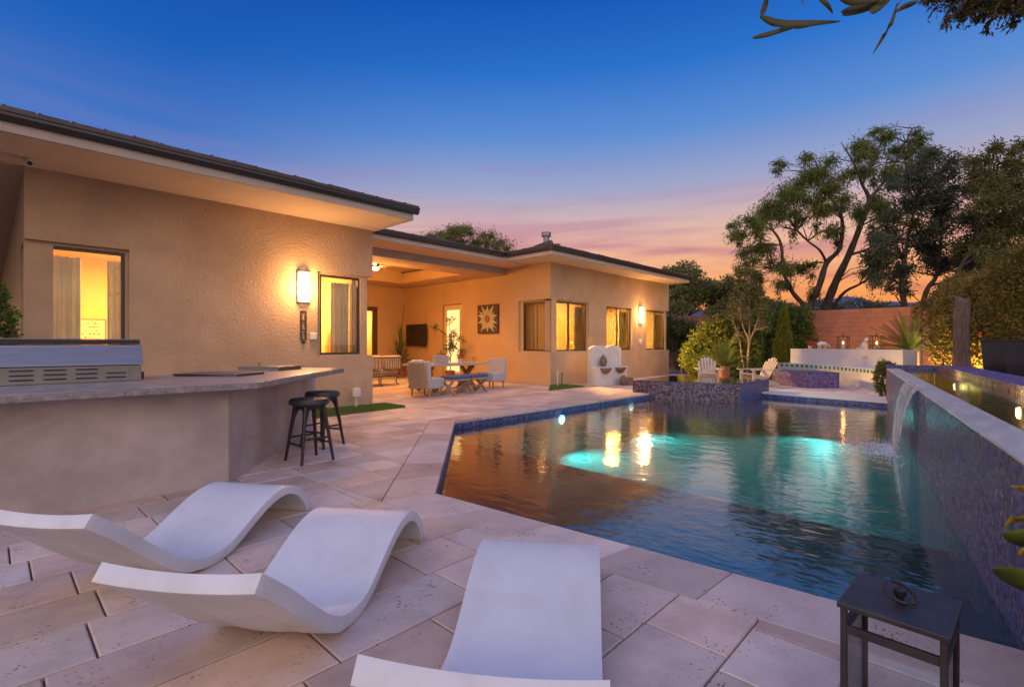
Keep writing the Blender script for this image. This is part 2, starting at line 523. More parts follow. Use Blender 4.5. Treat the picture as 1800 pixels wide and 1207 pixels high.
M = dict(
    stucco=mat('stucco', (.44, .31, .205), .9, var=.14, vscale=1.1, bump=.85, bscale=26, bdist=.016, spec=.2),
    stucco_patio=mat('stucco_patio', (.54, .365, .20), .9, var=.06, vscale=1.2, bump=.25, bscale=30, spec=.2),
    soffit=mat('soffit', (.56, .43, .32), .9, var=.05, bump=.2, bscale=60, spec=.2),
    fascia=mat('fascia', (.40, .34, .30), .8, var=.06, bump=.3, bscale=60, spec=.2),
    gutter=mat('gutter', (.028, .022, .024), .4, var=.2, vscale=6),
    roof_tile=mat('roof_tile', (.10, .075, .07), .75, var=.35, vscale=5, bump=.4, bscale=30),
    frame=mat('frame', (.035, .026, .02), .4, var=.15),
    bar_stucco=mat('bar_stucco', (.42, .355, .33), .9, var=.22, vscale=1.7, bump=.28, bscale=28, spec=.2),
    counter=mat('counter', (.36, .32, .30), .32, col2=(.22, .195, .185), vscale=7, detail=8),
    counter_edge=mat('counter_edge', (.30, .26, .25), .6, col2=(.17, .145, .14), vscale=16, detail=8, bump=.6, bscale=45),
    steel=mat('steel', (.19, .20, .24), .42, metal=1.0, var=.10, vscale=5, stretch=(1, 1, 12)),
    steel_dark=mat('steel_dark', (.20, .20, .205), .38, metal=1.0, var=.1, vscale=9),
    black=mat('black', (.016, .014, .015), .45, var=.3, vscale=12),
    black_metal=mat('black_metal', (.036, .030, .030), .42, var=.3, vscale=14),
    stool=mat('stool_wood', (.022, .017, .015), .45, var=.4, vscale=18, stretch=(4, 4, .6)),
    cushion_black=mat('cushion_black', (.03, .028, .03), .38, var=.35, vscale=22, bump=.5, bscale=60),
    lounger=mat('lounger', (.60, .60, .635), .46, var=.07, vscale=2.2, bump=.04, bscale=60),
    white=mat('white_plaster', (.56, .53, .52), .7, var=.05, vscale=2, bump=.15, bscale=30),
    white_wood=mat('white_wood', (.43, .37, .33), .6, var=.10, vscale=8),
    trav=travertine_mat('travertine', (.62, .475, .40), (.48, .35, .29)),
    trav_coping=travertine_mat('travertine_coping', (.57, .435, .37), (.46, .335, .285)),
    grout=mat('grout', (.17, .125, .105), .95, var=.25, vscale=20),
    earth=mat('earth', (.20, .14, .10), .95, var=.3, vscale=.6, bump=.5, bscale=3),
    plaster=mat('pool_plaster', (.13, .33, .32), .6, var=.12, vscale=2.5),
    plaster_shelf=mat('pool_shelf', (.135, .13, .13), .6, var=.3, vscale=9, detail=6),
    mosaic=mosaic_mat('mosaic', .026, [(.018, .024, .11), (.045, .048, .20), (.13, .09, .11), (.028, .036, .17), (.13, .115, .22), (.022, .022, .07), (.07, .07, .27)], rot=R(-9.1)),
    mosaic_spa=mosaic_mat('mosaic_spa', .030, [(.026, .02, .07), (.075, .05, .11), (.21, .11, .085), (.045, .033, .11), (.13, .075, .10), (.03, .02, .04), (.24, .14, .12)], rot=R(13)),
    mosaic_deep=mosaic_mat('mosaic_deep', .030, [(.02, .03, .13), (.05, .06, .20), (.09, .08, .17), (.03, .04, .16), (.13, .12, .22)]),
    mosaic_violet=mosaic_mat('mosaic_violet', .030, [(.06, .045, .19), (.13, .10, .28), (.20, .15, .27), (.08, .06, .24), (.16, .10, .19)]),
    teal_tile=mat('teal_tile', (.06, .26, .25), .25, var=.3, vscale=5),
    water=water_mat('pool_water', (.42, .70, .74), 2.4, 8.0, .17, 1.6, .17),
    water_still=water_mat('still_water', (.74, .78, .60), 2.0, 8.0, .06, 1.3, .03),
    ledge=mat('wet_ledge', (.50, .47, .45), .34, var=.22, vscale=3, stretch=(1, 4, 1)),
    glass=glass_mat('window_glass', (.97, .98, .96), .10),
    clear_glass=glass_mat('lantern_glass', (.95, .97, .96), .0),
    curtain=mat('curtain', (.50, .48, .40), .9, var=.06, vscale=3, transl=.45),
    curtain_white=mat('sheer', (.62, .58, .48), .9, var=.06, transl=.45),
    room_wall=mat('room_wall', (.74, .52, .20), .9, var=.03),
    room_floor=mat('room_floor', (.30, .2, .12), .6, var=.2),
    oak=mat('oak', (.30, .155, .065), .55, var=.3, vscale=10, stretch=(3, 3, .5)),
    grey_wood=mat('grey_wood', (.34, .27, .21), .7, var=.2, vscale=10),
    table_wood=mat('table_wood', (.46, .38, .31), .6, var=.14, vscale=9, stretch=(1, 6, 6)),
    blue_fabric=mat('blue_fabric', (.07, .11, .24), .95, var=.1, vscale=20, bump=.3, bscale=150),
    grey_fabric=mat('grey_fabric', (.42, .42, .45), .95, var=.06, vscale=20, bump=.3, bscale=200),
    beige_fabric=mat('beige_fabric', (.52, .42, .33), .95, var=.08, vscale=12, bump=.3, bscale=120),
    wicker=mat('wicker', (.55, .43, .28), .8, var=.2, vscale=30),
    brown_metal=mat('brown_metal', (.07, .045, .032), .5, var=.2, vscale=20),
    dark_wood=mat('dark_wood', (.10, .05, .028), .5, var=.25, vscale=8),
    door_paint=mat('door_paint', (.66, .50, .30), .6, var=.04),
    door_glass=mat('door_glass', (.8, .68, .42), .35, emit=(1.0, .72, .30), estr=.95, var=.04),
    tv=mat('tv_screen', (.012, .011, .012), .12),
    art_ground=mat('art_ground', (.085, .045, .032), .7, var=.25, vscale=12),
    art_pale=mat('art_pale', (.46, .43, .28), .7, var=.3, vscale=25),
    art_red=mat('art_red', (.32, .05, .03), .7, var=.2, vscale=25),
    red=mat('red_petal', (.45, .03, .03), .6, var=.25, vscale=40, island=.2),
    turf=mat('turf', (.11, .175, .028), .9, var=.4, vscale=14, island=.35),
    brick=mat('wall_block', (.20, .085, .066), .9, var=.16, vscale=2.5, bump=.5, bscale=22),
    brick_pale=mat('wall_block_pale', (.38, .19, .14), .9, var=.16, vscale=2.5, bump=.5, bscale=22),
    mortar=mat('mortar', (.20, .12, .10), .95, var=.2),
    bark=mat('bark', (.085, .060, .047), .95, var=.4, vscale=6, bump=.8, bscale=18, stretch=(1, 1, .35)),
    bark_pale=mat('bark_pale', (.30, .20, .14), .9, var=.3, vscale=8, bump=.5, bscale=25),
    stump=mat('weathered_wood', (.17, .115, .09), .85, col2=(.06, .04, .035), vscale=9, detail=6, stretch=(3, 3, .35), bump=.9, bscale=14),
    terracotta=mat('terracotta', (.20, .09, .06), .7, var=.2, vscale=9),
    pot_dark=mat('pot_dark', (.022, .022, .03), .22, var=.2, vscale=6),
    stone_jar=mat('stone_jar', (.20, .135, .095), .8, var=.3, vscale=10, bump=.4, bscale=30),
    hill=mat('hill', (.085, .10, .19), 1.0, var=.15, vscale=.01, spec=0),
    cabinet=mat('cabinet_wood', (.12, .075, .05), .7, var=.25, vscale=9),
    plastic_white=mat('plastic_white', (.62, .58, .54), .5),
    metal_grey=mat('metal_grey', (.22, .22, .24), .5, metal=.7),
)

add_scuffs(M['lounger'], (.36, .35, .33), .47, .74, .32, 3.4)
add_scuffs(M['bar_stucco'], (.22, .18, .165), .52, .75, .5, 1.3)
add_scuffs(M['stucco'], (.30, .215, .145), .54, .80, .45, .8)
add_scuffs(M['white'], (.36, .34, .33), .55, .8, .4, 1.2)


def leafmat(name, c1, c2, transl=.3, island=.3, vs=1.2):
    return mat(name, c1, .55, col2=c2, vscale=vs, island=island, transl=transl, spec=.35)


LM = dict(
    willow=leafmat('leaf_willow', (.20, .235, .045), (.10, .14, .03), transl=.42),
    dark=leafmat('leaf_dark', (.11, .13, .072), (.055, .075, .05), transl=.4),
    olive=leafmat('leaf_olive', (.18, .18, .05), (.085, .10, .03), transl=.4),
    mesquite=leafmat('leaf_mesquite', (.30, .29, .09), (.16, .17, .045), transl=.45),
    citrus=leafmat('leaf_citrus', (.17, .19, .022), (.075, .10, .014), vs=2.5),
    ivy=leafmat('leaf_ivy', (.12, .20, .034), (.045, .085, .018), vs=2.5, transl=.4),
    cypress=leafmat('leaf_cypress', (.24, .26, .028), (.15, .17, .02), vs=3, transl=.4),
    hedge=leafmat('leaf_hedge', (.26, .19, .036), (.12, .10, .022), vs=1.8, transl=.4),
    hedge_dark=leafmat('leaf_hedge_dark', (.13, .15, .05), (.07, .09, .03), vs=2, transl=.4),
    sago=leafmat('leaf_sago', (.10, .14, .03), (.045, .07, .016), transl=.2),
    brush=leafmat('leaf_brush', (.085, .105, .055), (.048, .064, .034)),
    big=leafmat('leaf_big', (.105, .135, .012), (.060, .090, .010), transl=.25, island=.15),
    yellow=leafmat('leaf_yellow', (.42, .26, .02), (.25, .20, .015), transl=.3, island=.1),
    olivebr=leafmat('leaf_branch', (.085, .080, .022), (.055, .050, .016), transl=.2),
)


def area_lamp(name, loc, size, energy, col, rot=(0, 0, 0), shape='DISK', parent=None, spread=180):
    d = bpy.data.lights.new(name, 'AREA')
    d.shape, d.size, d.energy, d.color = shape, size, energy, col
    d.spread = R(spread)
    o = bpy.data.objects.new(name, d)
    o.location, o.rotation_euler = loc, rot
    COL.objects.link(o)
    if parent:
        o.parent = parent
    return o


def point_lamp(name, loc, rad, energy, col, parent=None):
    d = bpy.data.lights.new(name, 'POINT')
    d.shadow_soft_size, d.energy, d.color = rad, energy, col
    o = bpy.data.objects.new(name, d)
    o.location = loc
    COL.objects.link(o)
    if parent:
        o.parent = parent
    return o


def spot_lamp(name, loc, target, energy, col, angle=80, rad=.05, parent=None):
    d = bpy.data.lights.new(name, 'SPOT')
    d.spot_size, d.energy, d.color, d.shadow_soft_size, d.spot_blend = R(angle), energy, col, rad, .6
    o = bpy.data.objects.new(name, d)
    o.location = loc
    o.rotation_euler = (Vector(target) - Vector(loc)).to_track_quat('-Z', 'Y').to_euler()
    COL.objects.link(o)
    if parent:
        o.parent = parent
    return o


AMBER = (1.0, .54, .13)
WARM = (1.0, .60, .24)


# ------------------------------------------------------------------ plan geometry helpers
def clip(poly, p, q, left=True):
    out = []
    dx, dy = q[0] - p[0], q[1] - p[1]
    side = lambda v: (dx * (v[1] - p[1]) - dy * (v[0] - p[0])) * (1 if left else -1)
    for i in range(len(poly)):
        a, b = poly[i], poly[(i + 1) % len(poly)]
        sa, sb = side(a), side(b)
        if sa >= 0:
            out.append(a)
        if sa * sb < -1e-12:
            k = sa / (sa - sb)
            out.append((a[0] + (b[0] - a[0]) * k, a[1] + (b[1] - a[1]) * k))
    return out


def area(poly):
    return abs(sum(poly[i][0] * poly[(i + 1) % len(poly)][1] - poly[(i + 1) % len(poly)][0] * poly[i][1] for i in range(len(poly)))) / 2


def minus_convex(poly, conv):
    """pieces of poly outside the convex counter-clockwise polygon conv"""
    res, rest = [], poly
    for i in range(len(conv)):
        p, q = conv[i], conv[(i + 1) % len(conv)]
        out = clip(rest, p, q, left=False)
        if len(out) > 2 and area(out) > 1e-4:
            res.append(out)
        rest = clip(rest, p, q, left=True)
        if len(rest) < 3:
            break
    return res


def cross_lines(p, d, q, e):
    det = d[0] * (-e[1]) + e[0] * d[1]
    k = ((q[0] - p[0]) * (-e[1]) + e[0] * (q[1] - p[1])) / det
    return (p[0] + k * d[0], p[1] + k * d[1])


def offset_pts(pts, w):
    """offset an open polyline to its left by w, mitred"""
    lines = []
    for a, b in zip(pts, pts[1:]):
        dx, dy = b[0] - a[0], b[1] - a[1]
        l = math.hypot(dx, dy)
        n = (-dy / l * w, dx / l * w)
        lines.append(((a[0] + n[0], a[1] + n[1]), (dx / l, dy / l)))
    out = [lines[0][0]]
    for (p, d), (q, e) in zip(lines, lines[1:]):
        out.append(cross_lines(p, d, q, e))
    p, d = lines[-1]
    b = pts[-1]
    k = (b[0] - p[0]) * d[0] + (b[1] - p[1]) * d[1]
    out.append((p[0] + k * d[0], p[1] + k * d[1]))
    return out


WATER_Z = -.14
PA, PB, PC, PD = (3.05, -.177), (2.71, 3.5), (5.49, 6.55), (15.0, 6.52)
PG = (14.2, 1.56)
# the wall of the raised basin runs from A towards G and beyond the frame on the near side
BO = Vector((3.35, -.13, 0))
BE = Vector((.9874, .158, 0))
BP = Vector((.158, -.9874, 0))


def basin(al, pe, z=0.0):
    v = BO + BE * al + BP * pe
    return (v.x, v.y, z)


NEAR = basin(-3.2, 0)[:2]
POOL = [PB, PA, PG, PD, PC]                     # counter-clockwise
assert sum((POOL[(i + 1) % 5][0] - POOL[i][0]) * (POOL[(i + 1) % 5][1] + POOL[i][1]) for i in range(5)) < 0

# ------------------------------------------------------------------ ground, hills
b = MB()
for piece in minus_convex([(-4000, -4000), (4000, -4000), (4000, 4000), (-4000, 4000)], POOL):
    b.add([(p[0], p[1], -.06) for p in piece], [tuple(range(len(piece)))])
setkind(b.build('ground', M['earth']), 'structure')

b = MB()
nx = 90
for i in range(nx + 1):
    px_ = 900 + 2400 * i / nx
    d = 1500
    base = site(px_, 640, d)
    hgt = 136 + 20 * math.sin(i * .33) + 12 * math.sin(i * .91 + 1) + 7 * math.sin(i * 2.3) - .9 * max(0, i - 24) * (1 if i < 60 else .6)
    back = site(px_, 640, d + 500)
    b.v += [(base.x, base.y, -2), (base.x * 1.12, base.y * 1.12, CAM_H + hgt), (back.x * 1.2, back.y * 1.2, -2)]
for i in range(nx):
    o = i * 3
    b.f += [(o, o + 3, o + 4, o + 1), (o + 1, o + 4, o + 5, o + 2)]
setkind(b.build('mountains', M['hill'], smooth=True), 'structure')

# ------------------------------------------------------------------ deck of travertine pavers
deck = thing('deck', '', '', (0, 0, 0))
for k in ('label', 'category'):
    del deck[k]
setkind(deck, 'structure')
cop_in = [PA, PB, PC, (12.25, 6.53)]
cop_out = offset_pts(cop_in, .43)
hole = [cop_out[1], cop_out[0], basin(-.3, .02)[:2], PG, PD, (15.0, cop_out[3][1]), cop_out[2]]


def paver_mesh(poly, z0=-.045, z1=0.0, gap=.004, ch=.006):
    """slab with a worn chamfer; poly is convex"""
    c = (sum(p[0] for p in poly) / len(poly), sum(p[1] for p in poly) / len(poly))
    a = sum(poly[i][0] * poly[(i + 1) % len(poly)][1] - poly[(i + 1) % len(poly)][0] * poly[i][1] for i in range(len(poly)))
    if a < 0:
        poly = poly[::-1]

    def inset(w):
        n = len(poly)
        ls = []
        for i in range(n):
            p, q = poly[i], poly[(i + 1) % n]
            dx, dy = q[0] - p[0], q[1] - p[1]
            l = math.hypot(dx, dy) or 1e-9
            ls.append(((p[0] - dy / l * w, p[1] + dx / l * w), (dx / l, dy / l)))
        res = []
        for i in range(n):
            (p, d), (q, e) = ls[i - 1], ls[i]
            if abs(d[0] * e[1] - d[1] * e[0]) < 1e-4:
                res.append(q)
            else:
                res.append(cross_lines(p, d, q, e))
        return res
    n = len(poly)
    r0, r1 = inset(gap), inset(gap + ch)
    vs = [(p[0], p[1], z0) for p in r0] + [(p[0], p[1], z1 - ch * .8) for p in r0] + [(p[0], p[1], z1) for p in r1]
    fs = [tuple(range(2 * n, 3 * n))]
    for k in (0, n):
        fs += [(k + i, k + (i + 1) % n, k + n + (i + 1) % n, k + n + i) for i in range(n)]
    return vs, fs


def dedupe(poly):
    out = []
    for p in poly:
        if not out or math.hypot(p[0] - out[-1][0], p[1] - out[-1][1]) > .012:
            out.append(p)
    if len(out) > 1 and math.hypot(out[0][0] - out[-1][0], out[0][1] - out[-1][1]) < .012:
        out.pop()
    return out


def seen(c, lo=-140, hi=1940, dmin=.7):
    h = R(HEAD)
    d = c[0] * math.cos(h) + c[1] * math.sin(h)
    if d < dmin:
        return None
    x = c[0] * math.sin(h) - c[1] * math.cos(h)
    p = 900 + 875 * x / d
    return d if lo - 300 / d < p < hi + 300 / d else None


slabs = []
rows = []
y = 1.92 - .381 * 14
rr = random.Random(3)
while y < 18.0:
    w = .381
    x = -2.2 + rr.uniform(0, .6)
    while x < 21.0:
        l = rr.choice([.41, .56, .61, .61, .76, .81])
        rect = [(x, y), (x + l, y), (x + l, y + w), (x, y + w)]
        c = (x + l / 2, y + w / 2)
        x += l
        if c[1] > 10.3 and c[0] > 12.6:
            continue
        if c[0] < 5.3 and c[1] > 9.9:
            continue
        if c[1] < 1.2 and c[0] > 3.6:
            al = (Vector((c[0], c[1], 0)) - BO).dot(BP)
            if al > -.2:
                continue
        if c[0] > 19.6 and c[1] < 9.2:
            continue
        if c[0] > 15.2 and c[1] < 1.4:
            continue
        d = seen(c)
        if d is None:
            continue
        for piece in minus_convex(rect, hole):
            piece = dedupe(piece)
            if len(piece) > 2 and area(piece) > .004:
                cc = (sum(p[0] for p in piece) / len(piece), sum(p[1] for p in piece) / len(piece))
                slabs.append((d, piece, M['trav']))
    y += w
# coping along the water
for i in range(3):
    a, bb, ao, bo = cop_in[i], cop_in[i + 1], cop_out[i], cop_out[i + 1]
    L_ = math.hypot(bb[0] - a[0], bb[1] - a[1])
    n = max(1, round(L_ / .62))
    for k in range(n):
        u0, u1 = k / n, (k + 1) / n
        le = lambda p, q, u: (p[0] + (q[0] - p[0]) * u, p[1] + (q[1] - p[1]) * u)
        piece = [le(a, bb, u0), le(a, bb, u1), le(ao, bo, u1), le(ao, bo, u0)]
        cc = (sum(p[0] for p in piece) / 4, sum(p[1] for p in piece) / 4)
        d = seen(cc)
        if d:
            slabs.append((d - 6, piece, M['trav_coping']))
slabs.sort(key=lambda s: s[0])
rest = MB()
for i, (d, piece, m) in enumerate(slabs):
    z1 = rr.uniform(-.0022, .0008)
    vs, fs = paver_mesh(piece, z1=z1, gap=.0045 if m is M['trav'] else .002)
    if i < 300:
        c = (sum(p[0] for p in piece) / len(piece), sum(p[1] for p in piece) / len(piece))
        q = MB().add([(v[0] - c[0], v[1] - c[1], v[2]) for v in vs], fs)
        q.build('paver', m, deck, loc=(c[0], c[1], 0))
    else:
        rest.add(vs, fs)
setkind(rest.build('far_paving', M['trav'], deck), 'stuff')
b = MB()
for piece in minus_convex([(-6, -3.5), (21, -3.5), (21, 18), (-6, 18)], POOL):
    b.add([(p[0], p[1], -.022) for p in piece], [tuple(range(len(piece)))])
b.build('grout_bed', M['grout'], deck)
# pale lip at the far end of the pool
b = MB()
q0, q1 = Vector((14.17, 1.40, 0)), Vector((14.66, 4.46, 0))
nrm = Vector((.9874, -.158, 0))
b.prism([(q0.x, q0.y), (q1.x, q1.y), (q1.x + nrm.x * 1.6, q1.y + nrm.y * 1.6), (q0.x + nrm.x * 1.6, q0.y + nrm.y * 1.6)], -.04, .006)
b.build('far_lip', M['white'], deck, bevel=.008)

# ------------------------------------------------------------------ pool shell and water
pool = thing('pool', '', '', (0, 0, 0))
for k in ('label', 'category'):
    del pool[k]
setkind(pool, 'structure')
shell = MB()
n = len(POOL)
shell.add([(p[0], p[1], -1.02) for p in POOL], [tuple(range(n))])
for i in range(n):
    p, q = POOL[i], POOL[(i + 1) % n]
    shell.add([(p[0], p[1], -1.02), (q[0], q[1], -1.02), (q[0], q[1], -.30), (p[0], p[1], -.30)], [(0, 1, 2, 3)])
shell.build('pool_wall', M['plaster'], pool)
band = MB()
for i in range(n):
    p, q = POOL[i], POOL[(i + 1) % n]
    band.add([(p[0], p[1], -.30), (q[0], q[1], -.30), (q[0], q[1], -.045), (p[0], p[1], -.045)], [(0, 1, 2, 3)])
band.build('waterline_tiles', M['mosaic_deep'], pool)
b = MB()
shelf = clip(POOL, (5.75, 5.6), (5.55, 1.2), left=False)
b.prism(shelf, -1.01, -.42)
b.build('shallow_shelf', M['plaster_shelf'], pool)
b = MB()
step = clip(clip(POOL, (5.95, 5.6), (5.75, 1.2), left=False), (5.75, 5.6), (5.55, 1.2), left=True)
b.prism(step, -1.01, -.70)
b.build('step', M['plaster_shelf'], pool)
b = MB()
b.add([(p[0], p[1], WATER_Z) for p in POOL], [tuple(range(n))])
setkind(b.build('pool_water', M['water']), 'structure')
for al, bb_, dd in ((8.34, 6.50, -1), (11.2, 6.5, -1)):
    q = MB().lathe([(.02, 0), (.10, 0), (.10, .012), (.085, .02), (.02, .022)], 18)
    o = q.build('pool_light', mat('pool_lens', (.8, .9, .9), .3, emit=(.75, 1, .95), estr=9), pool, loc=(al, bb_ + .03 * dd, -.27))
    o.rotation_euler = (R(90), 0, 0)
AQUA = (.16, .80, .72)
spot_lamp('pool_lamp', (8.34, 6.42, -.34), (9.6, 2.6, -2.4), 520, AQUA, 136, .12, pool).data.spot_blend = 1.0
spot_lamp('pool_lamp', (11.2, 6.42, -.34), (11.8, 2.6, -2.2), 620, AQUA, 136, .12, pool).data.spot_blend = 1.0
spot_lamp('pool_lamp', (14.2, 2.9, -.42), (10.6, 3.2, -2.4), 460, AQUA, 136, .12, pool).data.spot_blend = 1.0

# ------------------------------------------------------------------ house
house = thing('house', 'long low tan stucco house with lit corner windows and a covered patio', 'house', (5.72, 9.57, 0))


def hp(mb, name, m, parent=None, **kw):
    """house part: geometry given in world metres, parented to the house"""
    o = mb.build(name, m, parent or house, **kw)
    o.location = Vector((-5.72, -9.57, 0)) if (parent is None) else Vector((0, 0, 0))
    return o


def relief_wall(name, O, U, Nn, us, zs, cell, m, thick=.30):
    """wall sheet in a plane with set-back cells and openings (cell returns depth, or None for a hole)"""
    O, U, Nn = Vector(O), Vector(U), Vector(Nn)
    P_ = lambda u, z, d: tuple(O + U * u - Nn * d + Vector((0, 0, z)))
    mb = MB()
    D = [[cell((us[i] + us[i + 1]) / 2, (zs[j] + zs[j + 1]) / 2) for j in range(len(zs) - 1)] for i in range(len(us) - 1)]
    for i in range(len(us) - 1):
        for j in range(len(zs) - 1):
            d = D[i][j]
            if d is not None:
                mb.add([P_(us[i], zs[j], d), P_(us[i + 1], zs[j], d), P_(us[i + 1], zs[j + 1], d), P_(us[i], zs[j + 1], d)], [(0, 1, 2, 3)])
                mb.add([P_(us[i], zs[j], thick), P_(us[i + 1], zs[j], thick), P_(us[i + 1], zs[j + 1], thick), P_(us[i], zs[j + 1], thick)], [(3, 2, 1, 0)])
            for di, dj in ((1, 0), (0, 1)):
                ii, jj = i + di, j + dj
                if ii < len(us) - 1 and jj < len(zs) - 1:
                    d2 = D[ii][jj]
                    a_ = thick if d is None else d
                    b_ = thick if d2 is None else d2
                    if abs(a_ - b_) > 1e-6:
                        if di:
                            mb.add([P_(us[ii], zs[j], a_), P_(us[ii], zs[j + 1], a_), P_(us[ii], zs[j + 1], b_), P_(us[ii], zs[j], b_)], [(0, 1, 2, 3)])
                        else:
                            mb.add([P_(us[i], zs[jj], a_), P_(us[i + 1], zs[jj], a_), P_(us[i + 1], zs[jj], b_), P_(us[i], zs[jj], b_)], [(0, 1, 2, 3)])
    # close the outer rim
    for i in range(len(us) - 1):
        for z in (zs[0], zs[-1]):
            j = 0 if z == zs[0] else -1
            d = D[i][j] or 0
            mb.add([P_(us[i], z, d), P_(us[i + 1], z, d), P_(us[i + 1], z, thick), P_(us[i], z, thick)], [(0, 1, 2, 3)])
    for j in range(len(zs) - 1):
        for u, i in ((us[0], 0), (us[-1], -1)):
            d = D[i][j]
            if d is not None:
                mb.add([P_(u, zs[j], d), P_(u, zs[j + 1], d), P_(u, zs[j + 1], thick), P_(u, zs[j], thick)], [(0, 1, 2, 3)])
    return hp(mb, name, m)


def window(O, U, Nn, u0, u1, z0, z1, depth, bars=(), label=None, fw=.045):
    """dark metal frame (the window's own mesh) with one pane per light"""
    O, U, Nn = Vector(O), Vector(U), Vector(Nn)
    Z = Vector((0, 0, 1))
    mb = MB()
    Pt = lambda u, z, d=0: O + U * u + Z * z - Nn * (depth + d)

    def rect(ua, ub, za, zb, th=.06):
        vs = [Pt(ua, za), Pt(ub, za), Pt(ub, zb), Pt(ua, zb), Pt(ua, za, th), Pt(ub, za, th), Pt(ub, zb, th), Pt(ua, zb, th)]
        mb.add(vs, [(0, 1, 2, 3), (7, 6, 5, 4), (0, 4, 5, 1), (1, 5, 6, 2), (2, 6, 7, 3), (3, 7, 4, 0)])
    rect(u0, u0 + fw, z0, z1); rect(u1 - fw, u1, z0, z1)
    rect(u0 + fw, u1 - fw, z0, z0 + fw); rect(u0 + fw, u1 - fw, z1 - fw, z1)
    edges = [u0 + fw]
    for x in bars:
        rect(x - fw * .55, x + fw * .55, z0 + fw, z1 - fw, .05)
        edges += [x - fw * .55, x + fw * .55]
    edges.append(u1 - fw)
    w = hp(mb, 'window', M['frame'])
    if label:
        w['label'] = label
    for k in range(0, len(edges), 2):
        g = MB()
        vs = [Pt(edges[k], z0 + fw, .022), Pt(edges[k + 1], z0 + fw, .022), Pt(edges[k + 1], z1 - fw, .022), Pt(edges[k], z1 - fw, .022)]
        vs += [v - Nn * .008 for v in vs]
        g.add(vs, [(0, 1, 2, 3), (7, 6, 5, 4), (0, 4, 5, 1), (1, 5, 6, 2), (2, 6, 7, 3), (3, 7, 4, 0)])
        p = g.build('pane', M['glass'], w)
    return w


def room(name, x0, y0, x1, y1, z0=.02, z1=3.1):
    mb = MB()
    V = [(x0, y0, z0), (x1, y0, z0), (x1, y1, z0), (x0, y1, z0), (x0, y0, z1), (x1, y0, z1), (x1, y1, z1), (x0, y1, z1)]
    mb.add(V, [(4, 5, 6, 7), (1, 2, 6, 5), (2, 3, 7, 6), (3, 0, 4, 7)])
    hp(mb, 'room', M['room_wall'])
    fl = MB().box(x0 + .01, y0, z0 - .1, x1 - .01, y1 - .01, z0)
    hp(fl, 'room_floor', M['room_floor'])


HB = 9.57
X_, Y_ = (1, 0, 0), (0, 1, 0)
nY, nX = (0, -1, 0), (-1, 0, 0)
# near wing, long wall
Z0W, Z1W, ZR0, ZR1 = 1.10, 2.72, 1.08, 2.765


def cell_lw(u, z):
    if ZR0 < z < ZR1:
        if u > 5.64:
            return None
        if .58 < u < 1.47 and Z0W < z < Z1W or 4.59 < u < 5.48 and Z0W < z < Z1W:
            return None
        if u < 1.51 or u > 4.5:
            return .09
    return 0.0


relief_wall('wall', (0, HB, 0), X_, nY, [.35, .58, 1.47, 1.51, 4.5, 4.59, 5.48, 5.64, 5.72], [-.06, ZR0, Z0W, Z1W, ZR1, 3.77], cell_lw, M['stucco'])
# its two ends
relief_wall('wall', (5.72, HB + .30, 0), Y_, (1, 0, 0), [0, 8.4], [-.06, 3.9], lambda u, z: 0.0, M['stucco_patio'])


def cell_end(u, z):
    if ZR0 < z < ZR1 and u < .75:
        return None if (.12 < u < .70 and Z0W < z < Z1W) else .09
    return 0.0


relief_wall('wall', (.35, HB + .30, 0), Y_, nX, [0, .12, .70, .75, 34], [-.06, ZR0, Z0W, Z1W, ZR1, 3.755], cell_end, M['stucco'])
hp(MB().box(.441, HB + .091, ZR0, .65, HB + .3, ZR1), 'corner_post', M['stucco'])
window((0, HB, 0), X_, nY, .58, 1.47, Z0W, Z1W, .12)
window((0, HB, 0), X_, nY, 4.59, 5.48, Z0W, Z1W, .12)
window((.35, HB + .30, 0), Y_, nX, .12, .70, Z0W, Z1W, .12)
room('room', .66, HB + .305, 3.0, 13.5)
room('room', 3.1, HB + .305, 5.40, 13.5)

# far wing, wall towards the pool and wall towards the patio
FB, FA = 9.97, 12.29
FW = [(12.47, 14.36, (13.38,)), (15.51, 17.33, (16.42,)), (18.5, 20.2, (19.35,))]


def cell_fw(u, z):
    if ZR0 < z < ZR1:
        if u < 12.37 or u > 20.36:
            return None
        for a0, a1, _ in FW:
            if a0 < u < a1 and Z0W < z < Z1W:
                return None
        if u < 14.42 or u > 18.44:
            return .08
    return 0.0


relief_wall('wall', (0, FB, 0), X_, nY, [12.296, 12.37, 12.47, 14.36, 14.42, 15.51, 17.33, 18.44, 18.5, 20.2, 20.36, 20.44],
            [-.06, ZR0, Z0W, Z1W, ZR1, 3.92], cell_fw, M['stucco'])


def cell_pw(u, z):
    if ZR0 < z < ZR1 and u < 1.4:
        if u < .0:
            return None
        return None if (-.02 < u < 1.25 and Z0W < z < Z1W) else .08
    if 4.28 < u < 5.44 and z < 2.86:
        return .10
    return 0.0


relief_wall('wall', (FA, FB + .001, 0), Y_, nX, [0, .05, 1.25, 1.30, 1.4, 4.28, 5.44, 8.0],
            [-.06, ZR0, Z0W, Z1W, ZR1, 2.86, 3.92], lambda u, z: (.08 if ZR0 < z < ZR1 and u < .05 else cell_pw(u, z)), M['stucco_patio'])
relief_wall('wall', (20.44, FB + .3, 0), Y_, (1, 0, 0), [0, 6], [-.06, 3.92], lambda u, z: 0.0, M['stucco'])
